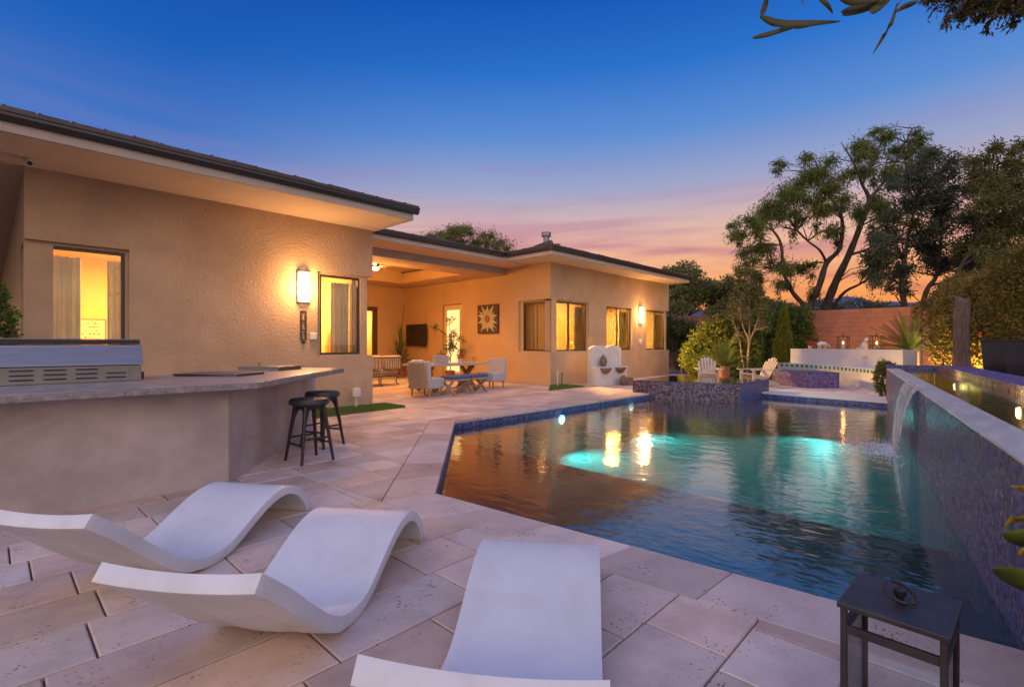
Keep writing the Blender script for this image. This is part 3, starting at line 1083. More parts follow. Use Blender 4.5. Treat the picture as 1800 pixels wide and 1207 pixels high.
# patio back wall with the opening of the glazed door
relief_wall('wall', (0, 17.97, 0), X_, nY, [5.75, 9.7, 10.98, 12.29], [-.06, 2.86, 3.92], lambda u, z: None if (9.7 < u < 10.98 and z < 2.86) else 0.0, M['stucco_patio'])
for a0, a1, bars in FW:
    window((0, FB, 0), X_, nY, a0, a1, Z0W, Z1W, .11, bars)
window((FA, FB, 0), Y_, nX, .05, 1.25, Z0W, Z1W, .11)
room('room', 12.62, FB + .305, 15.0, 14.2)
room('room', 15.1, FB + .305, 20.4, 14.2)
room('room', 9.5, 18.28, 11.2, 20.5)
area_lamp('room_lamp', (1.9, 11.4, 3.0), .6, 300, AMBER, parent=None)
area_lamp('room_lamp', (4.2, 11.2, 3.0), .6, 250, (1, .56, .14))
area_lamp('room_lamp', (13.8, 12.0, 3.0), .8, 1400, AMBER)
area_lamp('room_lamp', (16.4, 12.0, 3.0), .8, 2600, AMBER)
area_lamp('room_lamp', (19.0, 12.0, 3.0), .8, 2600, (1, .56, .13))
area_lamp('room_lamp', (10.3, 19.4, 2.9), .6, 110, (1, .66, .25))

# doors on the patio
dm = MB()
Xd = FA - .001
y0, y1 = FB + 4.32, FB + 5.40
for (ya, yb, za, zb) in ((y0, y0 + .16, 0, 2.82), (y1 - .16, y1, 0, 2.82), (y0 + .16, y1 - .16, 2.64, 2.82), (y0 + .16, y1 - .16, 0, .26)):
    dm.box(Xd + .045, ya, za + .01, Xd + .098, yb, zb)
d1 = hp(dm, 'door', M['door_paint'], bevel=.006)
d1['label'] = 'pale patio door with a tall frosted light'
MB().box(Xd + .06, y0 + .16, .27, Xd + .072, y1 - .16, 2.64).build('pane', M['door_glass'], d1)
MB().tube([(Xd + .04, y0 + .09, 1.0), (Xd - .02, y0 + .09, 1.0), (Xd - .02, y0 + .2, 1.0)], .012).build('handle', M['metal_grey'], d1)
dm = MB()
for (xa, xb, za, zb) in ((9.71, 9.93, 0, 2.85), (10.76, 10.97, 0, 2.85), (9.93, 10.76, 2.66, 2.85), (9.93, 10.76, 0, .25)):
    dm.box(xa, 18.0, za + .01, xb, 18.07, zb)
d2 = hp(dm, 'door', M['dark_wood'], bevel=.006)
d2['label'] = 'dark brown glazed door at the back of the patio'
MB().box(9.93, 18.03, .26, 10.76, 18.042, 2.66).build('pane', M['glass'], d2)
MB().tube([(10.86, 17.99, 1.0), (10.86, 17.93, 1.0), (10.76, 17.93, 1.0)], .014).build('handle', M['brown_metal'], d2)

# eaves: soffit, fascia, dark gutter, tiled roof
LS, LF = 3.76, 8.15          # near wing soffit height, fascia line
FS, FF = 3.92, 9.0           # far wing
PS, PF = 3.92, 10.85         # patio
hp(MB().box(-4, LF + .06, LS, 5.71, HB + .25, LS + .03), 'soffit', M['soffit'])
hp(MB().box(-4, HB + .25, LS, .42, 44, LS + .029), 'soffit', M['soffit'])
hp(MB().box(11.21, FF + .06, FS, 20.25, FB + .25, FS + .03).box(11.21, FB + .25, FS, FA + .2, PF - .001, FS + .03), 'soffit', M['soffit'])
hp(MB().box(5.72, PF + .06, PS + .001, 12.3, 11.92, PS + .031), 'soffit', M['soffit'])
FH = .125
hp(MB().box(-4, LF, LS - .012, 5.77, LF + .06, LS + FH).box(5.711, LF + .061, LS - .012, 5.771, HB + .25, LS + FH), 'fascia', M['fascia'])
hp(MB().box(11.15, FF, FS - .012, 20.31, FF + .06, FS + FH).box(11.15, FF + .061, FS - .012, 11.209, PF - .01, FS + FH)
   .box(20.251, FF + .061, FS - .012, 20.31, 16, FS + FH), 'fascia', M['fascia'])
hp(MB().box(5.775, PF, PS - .012, 11.148, PF + .059, PS + FH), 'fascia', M['fascia'])


def gutter(p0, p1, out):
    """K-profile gutter between two points, bulging towards out"""
    p0, p1, out = Vector(p0), Vector(p1), Vector(out)
    prof = [(0, 0), (.05, 0), (.085, .05), (.085, .085), (.10, .09), (.10, .125), (0, .125)]
    vs = []
    for p in (p0, p1):
        vs += [tuple(p + out * a + Vector((0, 0, z))) for a, z in prof]
    k = len(prof)
    mb = MB().add(vs, [(i, (i + 1) % k, k + (i + 1) % k, k + i) for i in range(k)] + [tuple(range(k)), tuple(range(2 * k - 1, k - 1, -1))])
    return hp(mb, 'gutter', M['gutter'])


gutter((-4, LF, LS + FH - .02), (5.86, LF, LS + FH - .02), (0, -1, 0))
gutter((11.05, FF, FS + FH - .02), (20.4, FF, FS + FH - .02), (0, -1, 0))
gutter((11.15, FF + .01, FS + FH - .02), (11.15, PF - .11, FS + FH - .02), (-1, 0, 0))
gutter((5.78, PF, PS + FH - .019), (11.04, PF, PS + FH - .019), (0, -1, 0))


def roof(O, U, S, length, run, pitch, z0, hip0=0, hip1=0):
    """sheet rising from an eave; U along it, S up the slope (horizontal)"""
    O, U, S = Vector(O), Vector(U), Vector(S)
    vs = []
    for dz in (0, -.06):
        vs += [O + Vector((0, 0, z0 + dz)), O + U * length + Vector((0, 0, z0 + dz)),
               O + U * (length - hip1 * run) + S * run + Vector((0, 0, z0 + dz + pitch * run)), O + U * hip0 * run + S * run + Vector((0, 0, z0 + dz + pitch * run))]
    hp(MB().add(vs, [(0, 1, 2, 3), (7, 6, 5, 4), (0, 4, 5, 1), (1, 5, 6, 2), (2, 6, 7, 3), (3, 7, 4, 0)]), 'roof', M['roof_tile'])
    w, c = .30, .36
    course = MB()
    for r in range(min(5, int(run / c))):
        a0, a1 = hip0 * r * c, length - hip1 * r * c
        x = a0
        while x < a1 - .05:
            xe = min(x + w, a1)
            q = MB()
            za, zb = z0 + pitch * r * c, z0 + pitch * (r + 1) * c
            lift = random.uniform(0, .012)
            e = -.05 if r == 0 else 0
            pts = []
            for (s, t, h) in ((x + .006, r * c + e, za + .052 + lift), (xe - .006, r * c + e, za + .052 + lift), (xe - .006, r * c + c + .05, zb + .03 + lift), (x + .006, r * c + c + .05, zb + .03 + lift)):
                pts.append(O + U * s + S * t + Vector((0, 0, h)))
            pts += [p - Vector((0, 0, .03)) for p in pts]
            q.add(pts, [(0, 1, 2, 3), (7, 6, 5, 4), (0, 4, 5, 1), (1, 5, 6, 2), (2, 6, 7, 3), (3, 7, 4, 0)])
            # raised rib along the tile's side lap
            q.bar(O + U * (x + .03) + S * (r * c + e) + Vector((0, 0, za + .050 + lift)), O + U * (x + .03) + S * (r * c + c) + Vector((0, 0, zb + .028 + lift)), .03, .022)
            if r == 0:
                hp(q, 'roof_tile', M['roof_tile'])
            else:
                course.add(q.v, q.f)
            x = xe
    setkind(hp(course, 'upper_tiles', M['roof_tile']), 'stuff')


roof((-2.6, LF - .03, 0), (1, 0, 0), (0, 1, 0), 8.46, 7.0, .22, LS + FH + .08, 0, 0)
roof((11.06, FF - .03, 0), (1, 0, 0), (0, 1, 0), 9.3, 4.4, .24, FS + FH + .08, 1, 1)
roof((11.12, 17.9, 0), (0, -1, 0), (1, 0, 0), 8.93, 4.4, .24, FS + FH + .081, 0, 1)
roof((5.80, PF - .03, 0), (1, 0, 0), (0, 1, 0), 5.3, 7.0, .22, PS + FH + .079, 0, 0)
hp(MB().tube([(11.1, FF + .02, FS + FH + .17), (15.4, FF + 4.36, FS + FH + .17 + 4.34 * .24)], .09, 8), 'hip_cap', M['roof_tile'])
# vent pipe on the ridge
v = MB().lathe([(.10, 0), (.10, .45), (.16, .46), (.16, .60), (.02, .62)], 14, (13.2, 10.9, 4.55))
hp(v, 'vent_pipe', M['steel_dark'], smooth=True)

# patio ceiling: beam, dropped border and raised tray
hp(MB().box(5.721, 11.92, 3.70, 12.285, 12.30, 4.05), 'beam', M['fascia'])
ZC = 3.70
tx0, tx1, ty0, ty1, TZ = 6.6, 11.15, 13.0, 16.5, 4.15
cb = MB()
cb.box(5.73, 12.302, ZC, 12.28, ty0, ZC + .04).box(5.73, ty1, ZC, 12.28, 17.96, ZC + .04)
cb.box(5.73, ty0 + .001, ZC, tx0, ty1 - .001, ZC + .039).box(tx1, ty0 + .001, ZC, 12.28, ty1 - .001, ZC + .039)
hp(cb, 'ceiling_border', M['stucco_patio'])
tb = MB().box(tx0 - .04, ty0 - .04, TZ, tx1 + .04, ty1 + .04, TZ + .03)
tb.box(tx0 - .04, ty0 - .04, ZC + .041, tx0 - .001, ty1 + .04, TZ - .001).box(tx1 + .001, ty0 - .04, ZC + .041, tx1 + .04, ty1 + .04, TZ - .001)
tb.box(tx0, ty0 - .04, ZC + .041, tx1, ty0 - .001, TZ - .001).box(tx0, ty1 + .001, ZC + .041, tx1, ty1 + .04, TZ - .001)
hp(tb, 'ceiling_tray', M['stucco_patio'])
# plinth line along the foot of the walls
hp(MB().box(.36, HB - .02, -.04, 5.74, HB - .001, .05), 'weep_screed', M['fascia'])
hp(MB().box(12.27, FB - .02, -.04, 20.46, FB - .001, .05), 'weep_screed', M['fascia'])
hp(MB().box(FA - .021, FB, -.04, FA - .001, 17.95, .05), 'weep_screed', M['fascia'])

# ------------------------------------------------------------------ lamps on and in the house
lens = mat('sconce_lens', (.9, .8, .6), .4, emit=(1.0, .70, .36), estr=9.0)


def sconce(name, label, u, y, z0, z1, w, energy):
    t = thing(name, label, 'wall lamp', (u, y, z0), group='wall lamps on the stucco')
    h = z1 - z0
    MB().box(-w / 2 - .02, -.03, -.03, w / 2 + .02, -.002, h + .03).build('back_plate', M['metal_grey'], t, bevel=.004)
    q = MB()
    n = 8
    for i in range(n + 1):
        a = math.pi * i / n
        q.v += [(-w / 2 * math.cos(a), -.032 - .085 * math.sin(a), .0), (-w / 2 * math.cos(a), -.032 - .085 * math.sin(a), h)]
    q.f += [(2 * i, 2 * i + 2, 2 * i + 3, 2 * i + 1) for i in range(n)] + [tuple(range(0, 2 * n + 2, 2)), tuple(range(2 * n + 1, 0, -2))]
    q.build('lamp_shade', lens, t)
    for z in (.055, h - .075):
        MB().tube([(-w / 2 * math.cos(math.pi * i / 10), -.034 - .092 * math.sin(math.pi * i / 10), z) for i in range(11)], .007, 6).build('band', M['metal_grey'], t)
    lp = point_lamp('sconce_lamp', (0, -.26, h * .5), .09, energy, (1.0, .50, .17), t)
    return t


sconce('wall_lamp', 'glowing half round lamp on the near wall between the two windows', 4.21, HB, 2.14, 2.70, .21, 88)
sconce('wall_lamp', 'glowing half round lamp on the far wing between the last two windows', 17.96, FB, 2.17, 2.80, .24, 85)

# security camera under the near eave
t = thing('security_camera', 'small white dome camera under the near eave', 'camera', (.36, 9.2, LS - .002))
MB().lathe([(.03, 0), (.055, -.0), (.055, -.03), (.02, -.045)], 14).build('mount', M['plastic_white'], t, smooth=True)
q = MB().tube([(0, 0, -.05), (.03, -.10, -.085)], [.045, .05], 14)
q.build('body', M['plastic_white'], t, smooth=True)
MB().tube([(.03, -.101, -.085), (.034, -.112, -.09)], [.036, .032], 14).build('lens', M['black'], t)
for v in kids(t):
    v.scale = (.85, .85, .85)

# small fittings on the near wall
t = thing('wall_ornament', 'dark openwork metal plaque hung below the near wall lamp', 'wall ornament', (4.21, HB - .004, 1.40))
q = MB().box(-.06, -.02, 0, -.04, -.004, .56).box(.04, -.02, 0, .06, -.004, .56)
q.build('frame', M['black_metal'], t)
for z in (.0, .18, .36, .54):
    MB().box(-.039, -.018, z, .039, -.006, z + .02).build('crossbar', M['black_metal'], t)
for z in (.09, .27, .45):
    MB().tube([(.03 * math.cos(a), -.012, z + .06 * math.sin(a)) for a in [i * math.pi / 6 for i in range(13)]], .006, 5, cap=False).build('ring', M['black_metal'], t)
tag(MB().lathe([(.0, 0), (.035, 0), (.03, .03), (.0, .035)], 12).build('bell', M['black_metal'], smooth=True), 'small dark round bell push under the metal plaque', 'bell').location = (4.21, HB - .001, 1.36)
bpy.data.objects['bell'].rotation_euler = (R(90), 0, 0)
t = thing('outlet_box', 'pale weatherproof socket cover beside the near window', 'socket', (4.40, HB - .002, 1.40))
MB().box(-.065, -.045, 0, .065, 0, .14).build('cover', M['plastic_white'], t, bevel=.008)
MB().box(-.05, -.052, .01, .05, -.0455, .12).build('lid', M['plastic_white'], t, bevel=.004)
t = thing('round_cover', 'round pale junction cover below the far wall lamp', 'socket', (17.96, FB - .002, 1.42))
q = MB().lathe([(.0, 0), (.11, 0), (.11, .03), (.07, .05), (.0, .052)], 18).build('cover', M['plastic_white'], t, smooth=True)
q.rotation_euler = (R(90), 0, 0)

# patio fan and ceiling lights
t = thing('ceiling_fan', 'dark ceiling fan with a lit bowl under the patio ceiling', 'ceiling fan', (8.35, 13.85, TZ))
MB().lathe([(.0, 0), (.075, 0), (.06, -.05), (.02, -.07)], 16).build('canopy', M['brown_metal'], t, smooth=True)
MB().tube([(0, 0, -.06), (0, 0, -.26)], .014, 8).build('rod', M['brown_metal'], t)
MB().lathe([(.03, -.24), (.11, -.27), (.14, -.33), (.13, -.40), (.09, -.43), (.02, -.43)], 20).build('motor', M['brown_metal'], t, smooth=True)
fan_lens = mat('fan_lens', (.9, .8, .6), .4, emit=(1, .78, .45), estr=10)
MB().lathe([(.15, -.43), (.15, -.46), (.10, -.50), (.0, -.515)], 20).build('lamp_shade', fan_lens, t, smooth=True)
for k in range(5):
    a = 2 * math.pi * k / 5 + .35
    q = MB()
    vs = []
    for (r, w) in ((.14, .02), (.24, .045), (.34, .07), (.72, .075), (.76, .05)):
        for s, z in ((-1, .012), (1, -.012)):
            vs.append((r, s * w, -.375 + z))
    vs += [(v[0], v[1], v[2] - .01) for v in vs]
    for i in range(4):
        q.f += [(2 * i, 2 * i + 1, 2 * i + 3, 2 * i + 2), (10 + 2 * i + 2, 10 + 2 * i + 3, 10 + 2 * i + 1, 10 + 2 * i),
                (2 * i, 2 * i + 2, 12 + 2 * i, 10 + 2 * i), (2 * i + 3, 2 * i + 1, 11 + 2 * i, 13 + 2 * i)]
    q.f += [(1, 0, 10, 11), (8, 9, 19, 18)]
    q.v = vs
    bl = q.build('blade', M['dark_wood'], t)
    bl.rotation_euler = (0, 0, a)
point_lamp('fan_lamp', (0, 0, -.72), .16, 255, (1, .44, .10), t)
for i, (x, y, lab) in enumerate(((9.95, 14.6, 'small lit recessed lamp right of the patio fan'), (9.9, 12.65, 'lit recessed lamp in the ceiling border by the beam'), (7.3, 12.65, 'lit recessed lamp in the ceiling border behind the near wing'))):
    z = TZ if i == 0 else ZC
    t = thing('ceiling_light', lab, 'ceiling lamp', (x, y, z - .001), group='recessed lamps of the patio ceiling')
    MB().lathe([(.075, 0), (.10, 0), (.10, -.012), (.075, -.012)], 20).build('trim_ring', M['plastic_white'], t)
    MB().lathe([(.0, -.002), (.074, -.002), (.074, -.007), (.0, -.008)], 20).build('lens', fan_lens, t)
    spot_lamp('ceiling_lamp', (0, 0, -.03), (0, 0, -2), 165, (1, .44, .10), 140, .06, t).rotation_euler = (0, 0, 0)

# ------------------------------------------------------------------ inside the lit rooms


def curtain(name, label, p0, p1, z0, z1, m, amp=.035, waves=9, group='curtains inside the windows'):
    p0, p1 = Vector(p0), Vector(p1)
    d = (p1 - p0)
    nn = Vector((-d.y, d.x, 0)).normalized()
    q = MB()
    n = waves * 8
    rows_ = 6
    for j in range(rows_ + 1):
        z = z0 + (z1 - z0) * j / rows_
        for i in range(n + 1):
            u = i / n
            a = amp * (1.15 - .35 * j / rows_)
            off = a * math.sin(2 * math.pi * waves * u + .5 * math.sin(7 * u + .4 * j)) + .012 * math.sin(11 * u)
            p = p0 + d * u + nn * off
            q.v.append((p.x, p.y, z))
    for j in range(rows_):
        for i in range(n):
            o = j * (n + 1) + i
            q.f.append((o, o + 1, o + n + 2, o + n + 1))
    o = q.build(name, m, smooth=True)
    s = o.modifiers.new('cloth', 'SOLIDIFY')
    s.thickness = .006
    return tag(o, label, 'curtain', group)


cz0, cz1 = .15, 2.62
curtain('curtain', 'grey green curtain at the left of the large near window', (.62, HB + .42, 0), (.98, HB + .44, 0), cz0, cz1, M['curtain'], .055, 3)
curtain('curtain', 'narrow grey curtain at the right of the large near window', (1.30, HB + .44, 0), (1.56, HB + .42, 0), cz0, cz1, M['curtain'], .035, 3)
curtain('curtain', 'tall pleated grey curtain in the window by the near wall lamp', (5.0, HB + .44, 0), (5.38, HB + .42, 0), cz0, cz1, M['curtain'], .05, 4)
curtain('curtain', 'curtain across the window that faces the patio', (12.66, FB + .80, 0), (12.66, FB + 1.62, 0), cz0, cz1, M['curtain'], .06, 5)
curtain('curtain', 'curtain at the right of the far corner window', (14.20, FB + .44, 0), (14.92, FB + .42, 0), cz0, cz1, M['curtain'], .055, 4)
curtain('curtain', 'curtain at the right of the window behind the fountain', (17.15, FB + .44, 0), (18.0, FB + .42, 0), cz0, cz1, M['curtain'], .06, 5)
curtain('curtain', 'curtain at the right of the last window past the far lamp', (19.92, FB + .44, 0), (20.36, FB + .42, 0), cz0, cz1, M['curtain'], .06, 5)


def picture(label, x, y, z, w, h, m, nface=-1, cat='picture'):
    t = thing('picture', label, cat, (x, y, z))
    MB().box(-w / 2, 0, 0, w / 2, .03, h).build('frame', M['oak'], t)
    MB().box(-w / 2 + .03, -.006, .03, w / 2 - .03, -.0005, h - .03).build('print', m, t)
    return t


paper = mat('paper', (.78, .70, .52), .8, var=.04)
inks = mat('ink', (.10, .07, .04), .8)
t = picture('framed handwritten sheet seen through the large near window', 1.28, 13.44, 1.32, .9, .52, paper)
mk = MB()
rs = random.Random(5)
for r_ in range(5):
    x = -.36
    while x < .34:
        w = rs.uniform(.02, .06)
        if rs.random() < .85 and abs(x) > .03:
            mk.box(x, -.008, .41 - r_ * .072, x + w, -.0062, .41 - r_ * .072 + rs.uniform(.012, .03))
        x += w + rs.uniform(.012, .03)
mk.build('handwriting', inks, t)['kind'] = 'stuff'
picture('brown leaf print beside the handwritten sheet', 2.02, 13.44, 1.32, .5, .52, M['art_ground'])
b = MB().box(.68, 13.36, 1.95, 2.98, 13.49, 2.0).box(.68, 13.34, 1.18, 2.98, 13.49, 1.26)
tag(MB().box(.68, 13.30, 1.16, 2.98, 13.49, 1.22).build('shelf', M['oak']), 'wooden ledge on the wall of the near room', 'shelf')
picture('framed tree picture seen through the far corner window', 14.6, 14.14, 1.45, .9, .75, paper)
t = thing('headboard', 'brown padded headboard behind the bed seen through the middle far window', 'headboard', (17.6, 14.05, .0))
MB().box(-1.2, 0, .3, 1.2, .10, 1.75).build('panel', M['oak'], t, bevel=.02)
tag(MB().box(16.5, 11.9, .3, 18.7, 14.0, .95).build('bed', M['curtain_white'], bevel=.10), 'white bed seen through the middle far window', 'bed')
t = thing('wall_scroll', 'dark scrollwork panel over the bed in the middle far window', 'wall ornament', (17.5, 14.14, 2.0))
for i in range(4):
    for j in range(3):
        MB().tube([(-.42 + i * .28 + .12 * math.cos(a), 0, .15 + j * .26 + .11 * math.sin(a)) for a in [k * math.pi / 6 for k in range(13)]], .016, 5, cap=False).build('scroll', M['black_metal'], t)


def table_lamp(label, x, y, z, s=1.0):
    t = thing('table_lamp', label, 'table lamp', (x, y, z))
    MB().lathe([(.09, 0), (.09, .02), (.03, .05), (.045, .18), (.03, .34), (.012, .42)], 14).build('base', M['oak'], t, smooth=True)
    sh = mat('lamp_shade', (.85, .72, .5), .8, emit=(1, .62, .25), estr=1.1)
    MB().lathe([(.22, .38), (.16, .68)], 20).build('lamp_shade', sh, t, smooth=True)
    t.scale = (s, s, s)
    point_lamp('bulb', (0, 0, .78), .08, 7, WARM, t)
    return t


table_lamp('table lamp with a pale drum shade in the window by the near wall lamp', 4.90, 10.9, 1.05, 1.35)
tag(MB().box(4.45, 10.6, .02, 5.3, 11.2, 1.045).build('sideboard', M['oak']), 'wooden sideboard under the table lamp', 'sideboard')
table_lamp('table lamp glowing in the last far window', 18.95, 11.3, .98, 1.2)
tag(MB().box(18.6, 11.0, .02, 19.3, 11.6, .975).build('bedside_table', M['oak']), 'bedside table under the lamp in the last far window', 'table')
table_lamp('table lamp glowing in the far corner window', 13.6, 11.2, .98, 1.2)
tag(MB().box(13.2, 10.9, .02, 14.0, 11.5, .975).build('console_table', M['oak']), 'console table under the lamp in the far corner window', 'table')

# ------------------------------------------------------------------ bar with grill
bar = thing('bar_counter', 'long angled outdoor bar with a grey stone top and plain plastered front', 'bar counter', (1.57, 5.18, 0))


def bp_(mb, name, m, **kw):
    o = mb.build(name, m, bar, **kw)
    o.location = (-1.57, -5.18, 0)
    return o


body = [(-3.2, 5.18), (1.57, 5.18), (3.59, 7.70), (3.15, 8.05), (2.2, 7.2), (1.4, 6.62), (-3.2, 6.62)]
bp_(MB().prism(body, -.04, .889), 'base_wall', M['bar_stucco'], bevel=.006)
top = [(-3.2, 4.86), (1.72, 4.86), (3.62, 6.84), (3.26, 7.85), (2.75, 8.05), (1.95, 7.35), (1.3, 6.75), (-3.2, 6.75)]
bp_(MB().prism(top, .895, .945), 'countertop', M['counter_edge'], bevel=.008)
inner = [(-3.2, 4.872), (1.715, 4.872), (3.605, 6.842), (3.25, 7.84), (2.75, 8.035), (1.957, 7.34), (1.305, 6.74), (-3.2, 6.74)]
bp_(MB().prism(inner, .9452, .956), 'stone_top', M['counter'], bevel=.003)
ZT = .957
grill = thing('grill', 'stainless steel built-in grill with a louvred back standing on the bar', 'grill', (1.03, 5.93, ZT))
Lg = 2.4
q = MB()
prof = [(0, .0), (0, .15), (.70, .15), (.70, 0)]
q.add([(0, y, z) for y, z in prof] + [(-Lg, y, z) for y, z in prof], [(0, 1, 2, 3), (7, 6, 5, 4), (0, 4, 5, 1), (1, 5, 6, 2), (2, 6, 7, 3), (3, 7, 4, 0)])
q.build('firebox', M['steel_dark'], grill, bevel=.004)
hprof = [(-.012, .155), (-.006, .17), (.07, .325), (.075, .34), (.10, .342), (.42, .345), (.66, .24), (.70, .16)]
q = MB()
k = len(hprof)
for x in (.012, -Lg):
    q.v += [(x, y, z) for y, z in hprof]
q.f = [(i, (i + 1) % k, k + (i + 1) % k, k + i) for i in range(k)] + [tuple(range(k)), tuple(range(2 * k - 1, k - 1, -1))]
q.build('hood', M['steel'], grill, bevel=.003)
MB().box(-Lg, .072, .348, .0, .125, .388).build('hood_rail', M['black'], grill, bevel=.003)
MB().box(-Lg, .066, .389, .004, .130, .40).build('rail_cap', M['steel'], grill, bevel=.002)
for g in range(9):
    for r_ in range(3):
        x = -.27 - g * .212
        if g == 0 and r_ == 0:
            continue
        s = MB()
        pr = [(0, 0), (-.013, .004), (0, .013)]
        s.add([(x + .15, y, z) for y, z in pr] + [(x, y, z) for y, z in pr], [(0, 1, 2), (5, 4, 3), (0, 3, 4, 1), (1, 4, 5, 2), (2, 5, 3, 0)])
        s.build('louver', M['steel'], grill, loc=(0, -.001, .034 + (2 - r_) * .040))
MB().box(-.095, -.006, .02, -.088, -.001, .135).build('seam', M['steel'], grill)
MB().box(.001, .05, .01, .03, .15, .08).build('hinge', M['black'], grill, bevel=.004)


def lid(label, x, y, rz, w, d, h, knob):
    t = thing('burner_cover', label, 'cover', (x, y, ZT), rz, 'flat steel covers on the bar')
    MB().box(-w / 2, -d / 2, 0, w / 2, d / 2, h - .012).build('rim', M['steel_dark'], t, bevel=.002)
    MB().box(-w / 2 - .008, -d / 2 - .008, h - .0115, w / 2 + .008, d / 2 + .008, h).build('top_plate', M['steel'], t, bevel=.003)
    if knob:
        MB().lathe([(.008, 0), (.008, .02), (.02, .022), (.02, .045), (.012, .05)], 12).build('knob', M['steel'], t, smooth=True, loc=(-w * .28, 0, h))


lid('low flat steel cover on the bar nearest the grill', 1.83, 6.32, R(-52), .74, .5, .026, False)
lid('taller steel cover with a knob set at the far end of the bar', 2.70, 7.18, R(-56), .60, .52, .05, True)

# ------------------------------------------------------------------ stools


def make_stool(label, loc, rz):
    t = thing('bar_stool', label, 'bar stool', loc, rz, 'stools at the bar')
    H = .63
    MB().lathe([(.0, H - .005), (.19, H - .005), (.215, H + .012), (.218, H + .04), (.20, H + .068), (.10, H + .078), (.0, H + .08)], 28).build('cushion', M['cushion_black'], t, smooth=True)
    for k in range(4):
        a = R(45 + 90 * k)
        c, s_ = math.cos(a), math.sin(a)
        MB().tube([(.150 * c, .150 * s_, H - .007), (.170 * c, .170 * s_, H - .12), (.21 * c, .21 * s_, .30), (.262 * c, .262 * s_, 0.0)], [.030, .024, .020, .0155], 8).build('leg', M['stool'], t, smooth=True)
        # arched apron under the seat
        b2 = a + R(90)
        p, e = Vector((.150 * c, .150 * s_, 0)), Vector((.150 * math.cos(b2), .150 * math.sin(b2), 0))
        q = MB()
        nn_ = 10
        out = ((p + e) * .5).normalized() * .011
        for i in range(nn_ + 1):
            u = i / nn_
            m_ = p + (e - p) * u
            zl = H - .125 + .085 * math.sin(math.pi * u) ** .6
            for o_, z in ((out, H - .009), (out, zl), (-out, zl), (-out, H - .009)):
                v = m_ + o_
                q.v.append((v.x, v.y, z))
        for i in range(nn_):
            for j in range(4):
                q.f.append((4 * i + j, 4 * i + (j + 1) % 4, 4 * i + 4 + (j + 1) % 4, 4 * i + 4 + j))
        q.build('apron', M['stool'], t)
        z = .20 if k % 2 else .265
        r0 = .262 - (.262 - .21) * z / .30
        MB().tube([(r0 * c, r0 * s_, z), (r0 * math.cos(b2), r0 * math.sin(b2), z)], .0115, 7).build('stretcher', M['stool'], t, smooth=True)
    return t


st = make_stool('black round bar stool standing nearer the loungers', (2.50, 5.52, 0), R(4))
dup(st, (2.98, 6.20, 0), R(22), 'black round bar stool half hidden behind the nearer stool')

# ------------------------------------------------------------------ loungers
LPROF = [(-.57, .540), (-.48, .470), (-.38, .388), (-.29, .305), (-.20, .228), (-.12, .162), (-.04, .110), (.04, .077), (.12, .062), (.20, .062), (.28, .078), (.36, .110),
         (.45, .155), (.53, .193), (.61, .227), (.69, .252), (.77, .266), (.84, .268), (.91, .256), (.98, .228), (1.04, .187), (1.09, .138), (1.13, .082), (1.155, .030), (1.165, .0)]


def spline(pts, k=3):
    out = []
    P4 = [Vector((p[0], p[1], 0)) for p in pts]
    for i in range(len(P4) - 1):
        a, b_, c, d_ = P4[max(i - 1, 0)], P4[i], P4[i + 1], P4[min(i + 2, len(P4) - 1)]
        for j in range(k):
            t_ = j / k
            out.append(.5 * ((2 * b_) + (-a + c) * t_ + (2 * a - 5 * b_ + 4 * c - d_) * t_ ** 2 + (-a + 3 * b_ - 3 * c + d_) * t_ ** 3))
    out.append(P4[-1])
    return [(p.x, p.y) for p in out]


def make_lounger(label, loc, rz):
    t = thing('chaise_lounger', label, 'lounger', loc, rz, 'white moulded loungers by the pool')
    pr = spline(LPROF, 2)
    W, nw = .61, 14
    th = .058
    q = MB()
    under = []
    for i, (s_, z) in enumerate(pr):
        a, b_ = pr[max(i - 1, 0)], pr[min(i + 1, len(pr) - 1)]
        d = Vector((b_[0] - a[0], b_[1] - a[1])).normalized()
        k = th * (1.12 if s_ < 0 else 1)
        u_ = (s_ + d.y * k, z - d.x * k)
        if s_ > .9:
            u_ = (u_[0], max(u_[1], 0.0))
        under.append(u_)
    for i, ((s_, z), (su, zu)) in enumerate(zip(pr, under)):
        for j in range(nw + 1):
            v = j / nw * 2 - 1
            dip = -.020 * (1 - v * v) * (1 if s_ < .55 else max(0, 1 - (s_ - .55) / .4))
            q.v.append((s_, v * W / 2, z + dip))
        for j in range(nw + 1):
            v = j / nw * 2 - 1
            dip = -.020 * (1 - v * v) * (1 if s_ < .55 else max(0, 1 - (s_ - .55) / .4))
            # two moulded grooves under the back
            gr = .016 * (math.exp(-((abs(v) - .42) / .10) ** 2)) * max(0, min(1, (s_ + .50) / .22)) if s_ < -.02 else 0
            q.v.append((su, v * W / 2, max(zu + dip * .8 + gr, .0)))
    R_ = 2 * (nw + 1)
    m = len(pr)
    for i in range(m - 1):
        for j in range(nw):
            o = i * R_ + j
            q.f.append((o, o + 1, o + R_ + 1, o + R_))
            o += nw + 1
            q.f.append((o + R_, o + R_ + 1, o + 1, o))
        for j in (0, nw):
            o = i * R_ + j
            q.f.append((o, o + R_, o + R_ + nw + 1, o + nw + 1))
    for i in (0, m - 1):
        for j in range(nw):
            o = i * R_ + j
            q.f.append((o, o + nw + 1, o + nw + 2, o + 1))
    o = q.build('shell', M['lounger'], t, smooth=True, bevel=.007)
    return t


lg = make_lounger('white S-curved lounger in the middle of the three', (.918, 2.326, .001), R(35.5))
dup(lg, (.634, 3.48, .001), R(33.5), 'white S-curved lounger farthest back beside the bar front')
dup(lg, (1.27, 1.19, .001), R(34.5), 'white S-curved lounger nearest the pool edge, cut by the photo bottom')

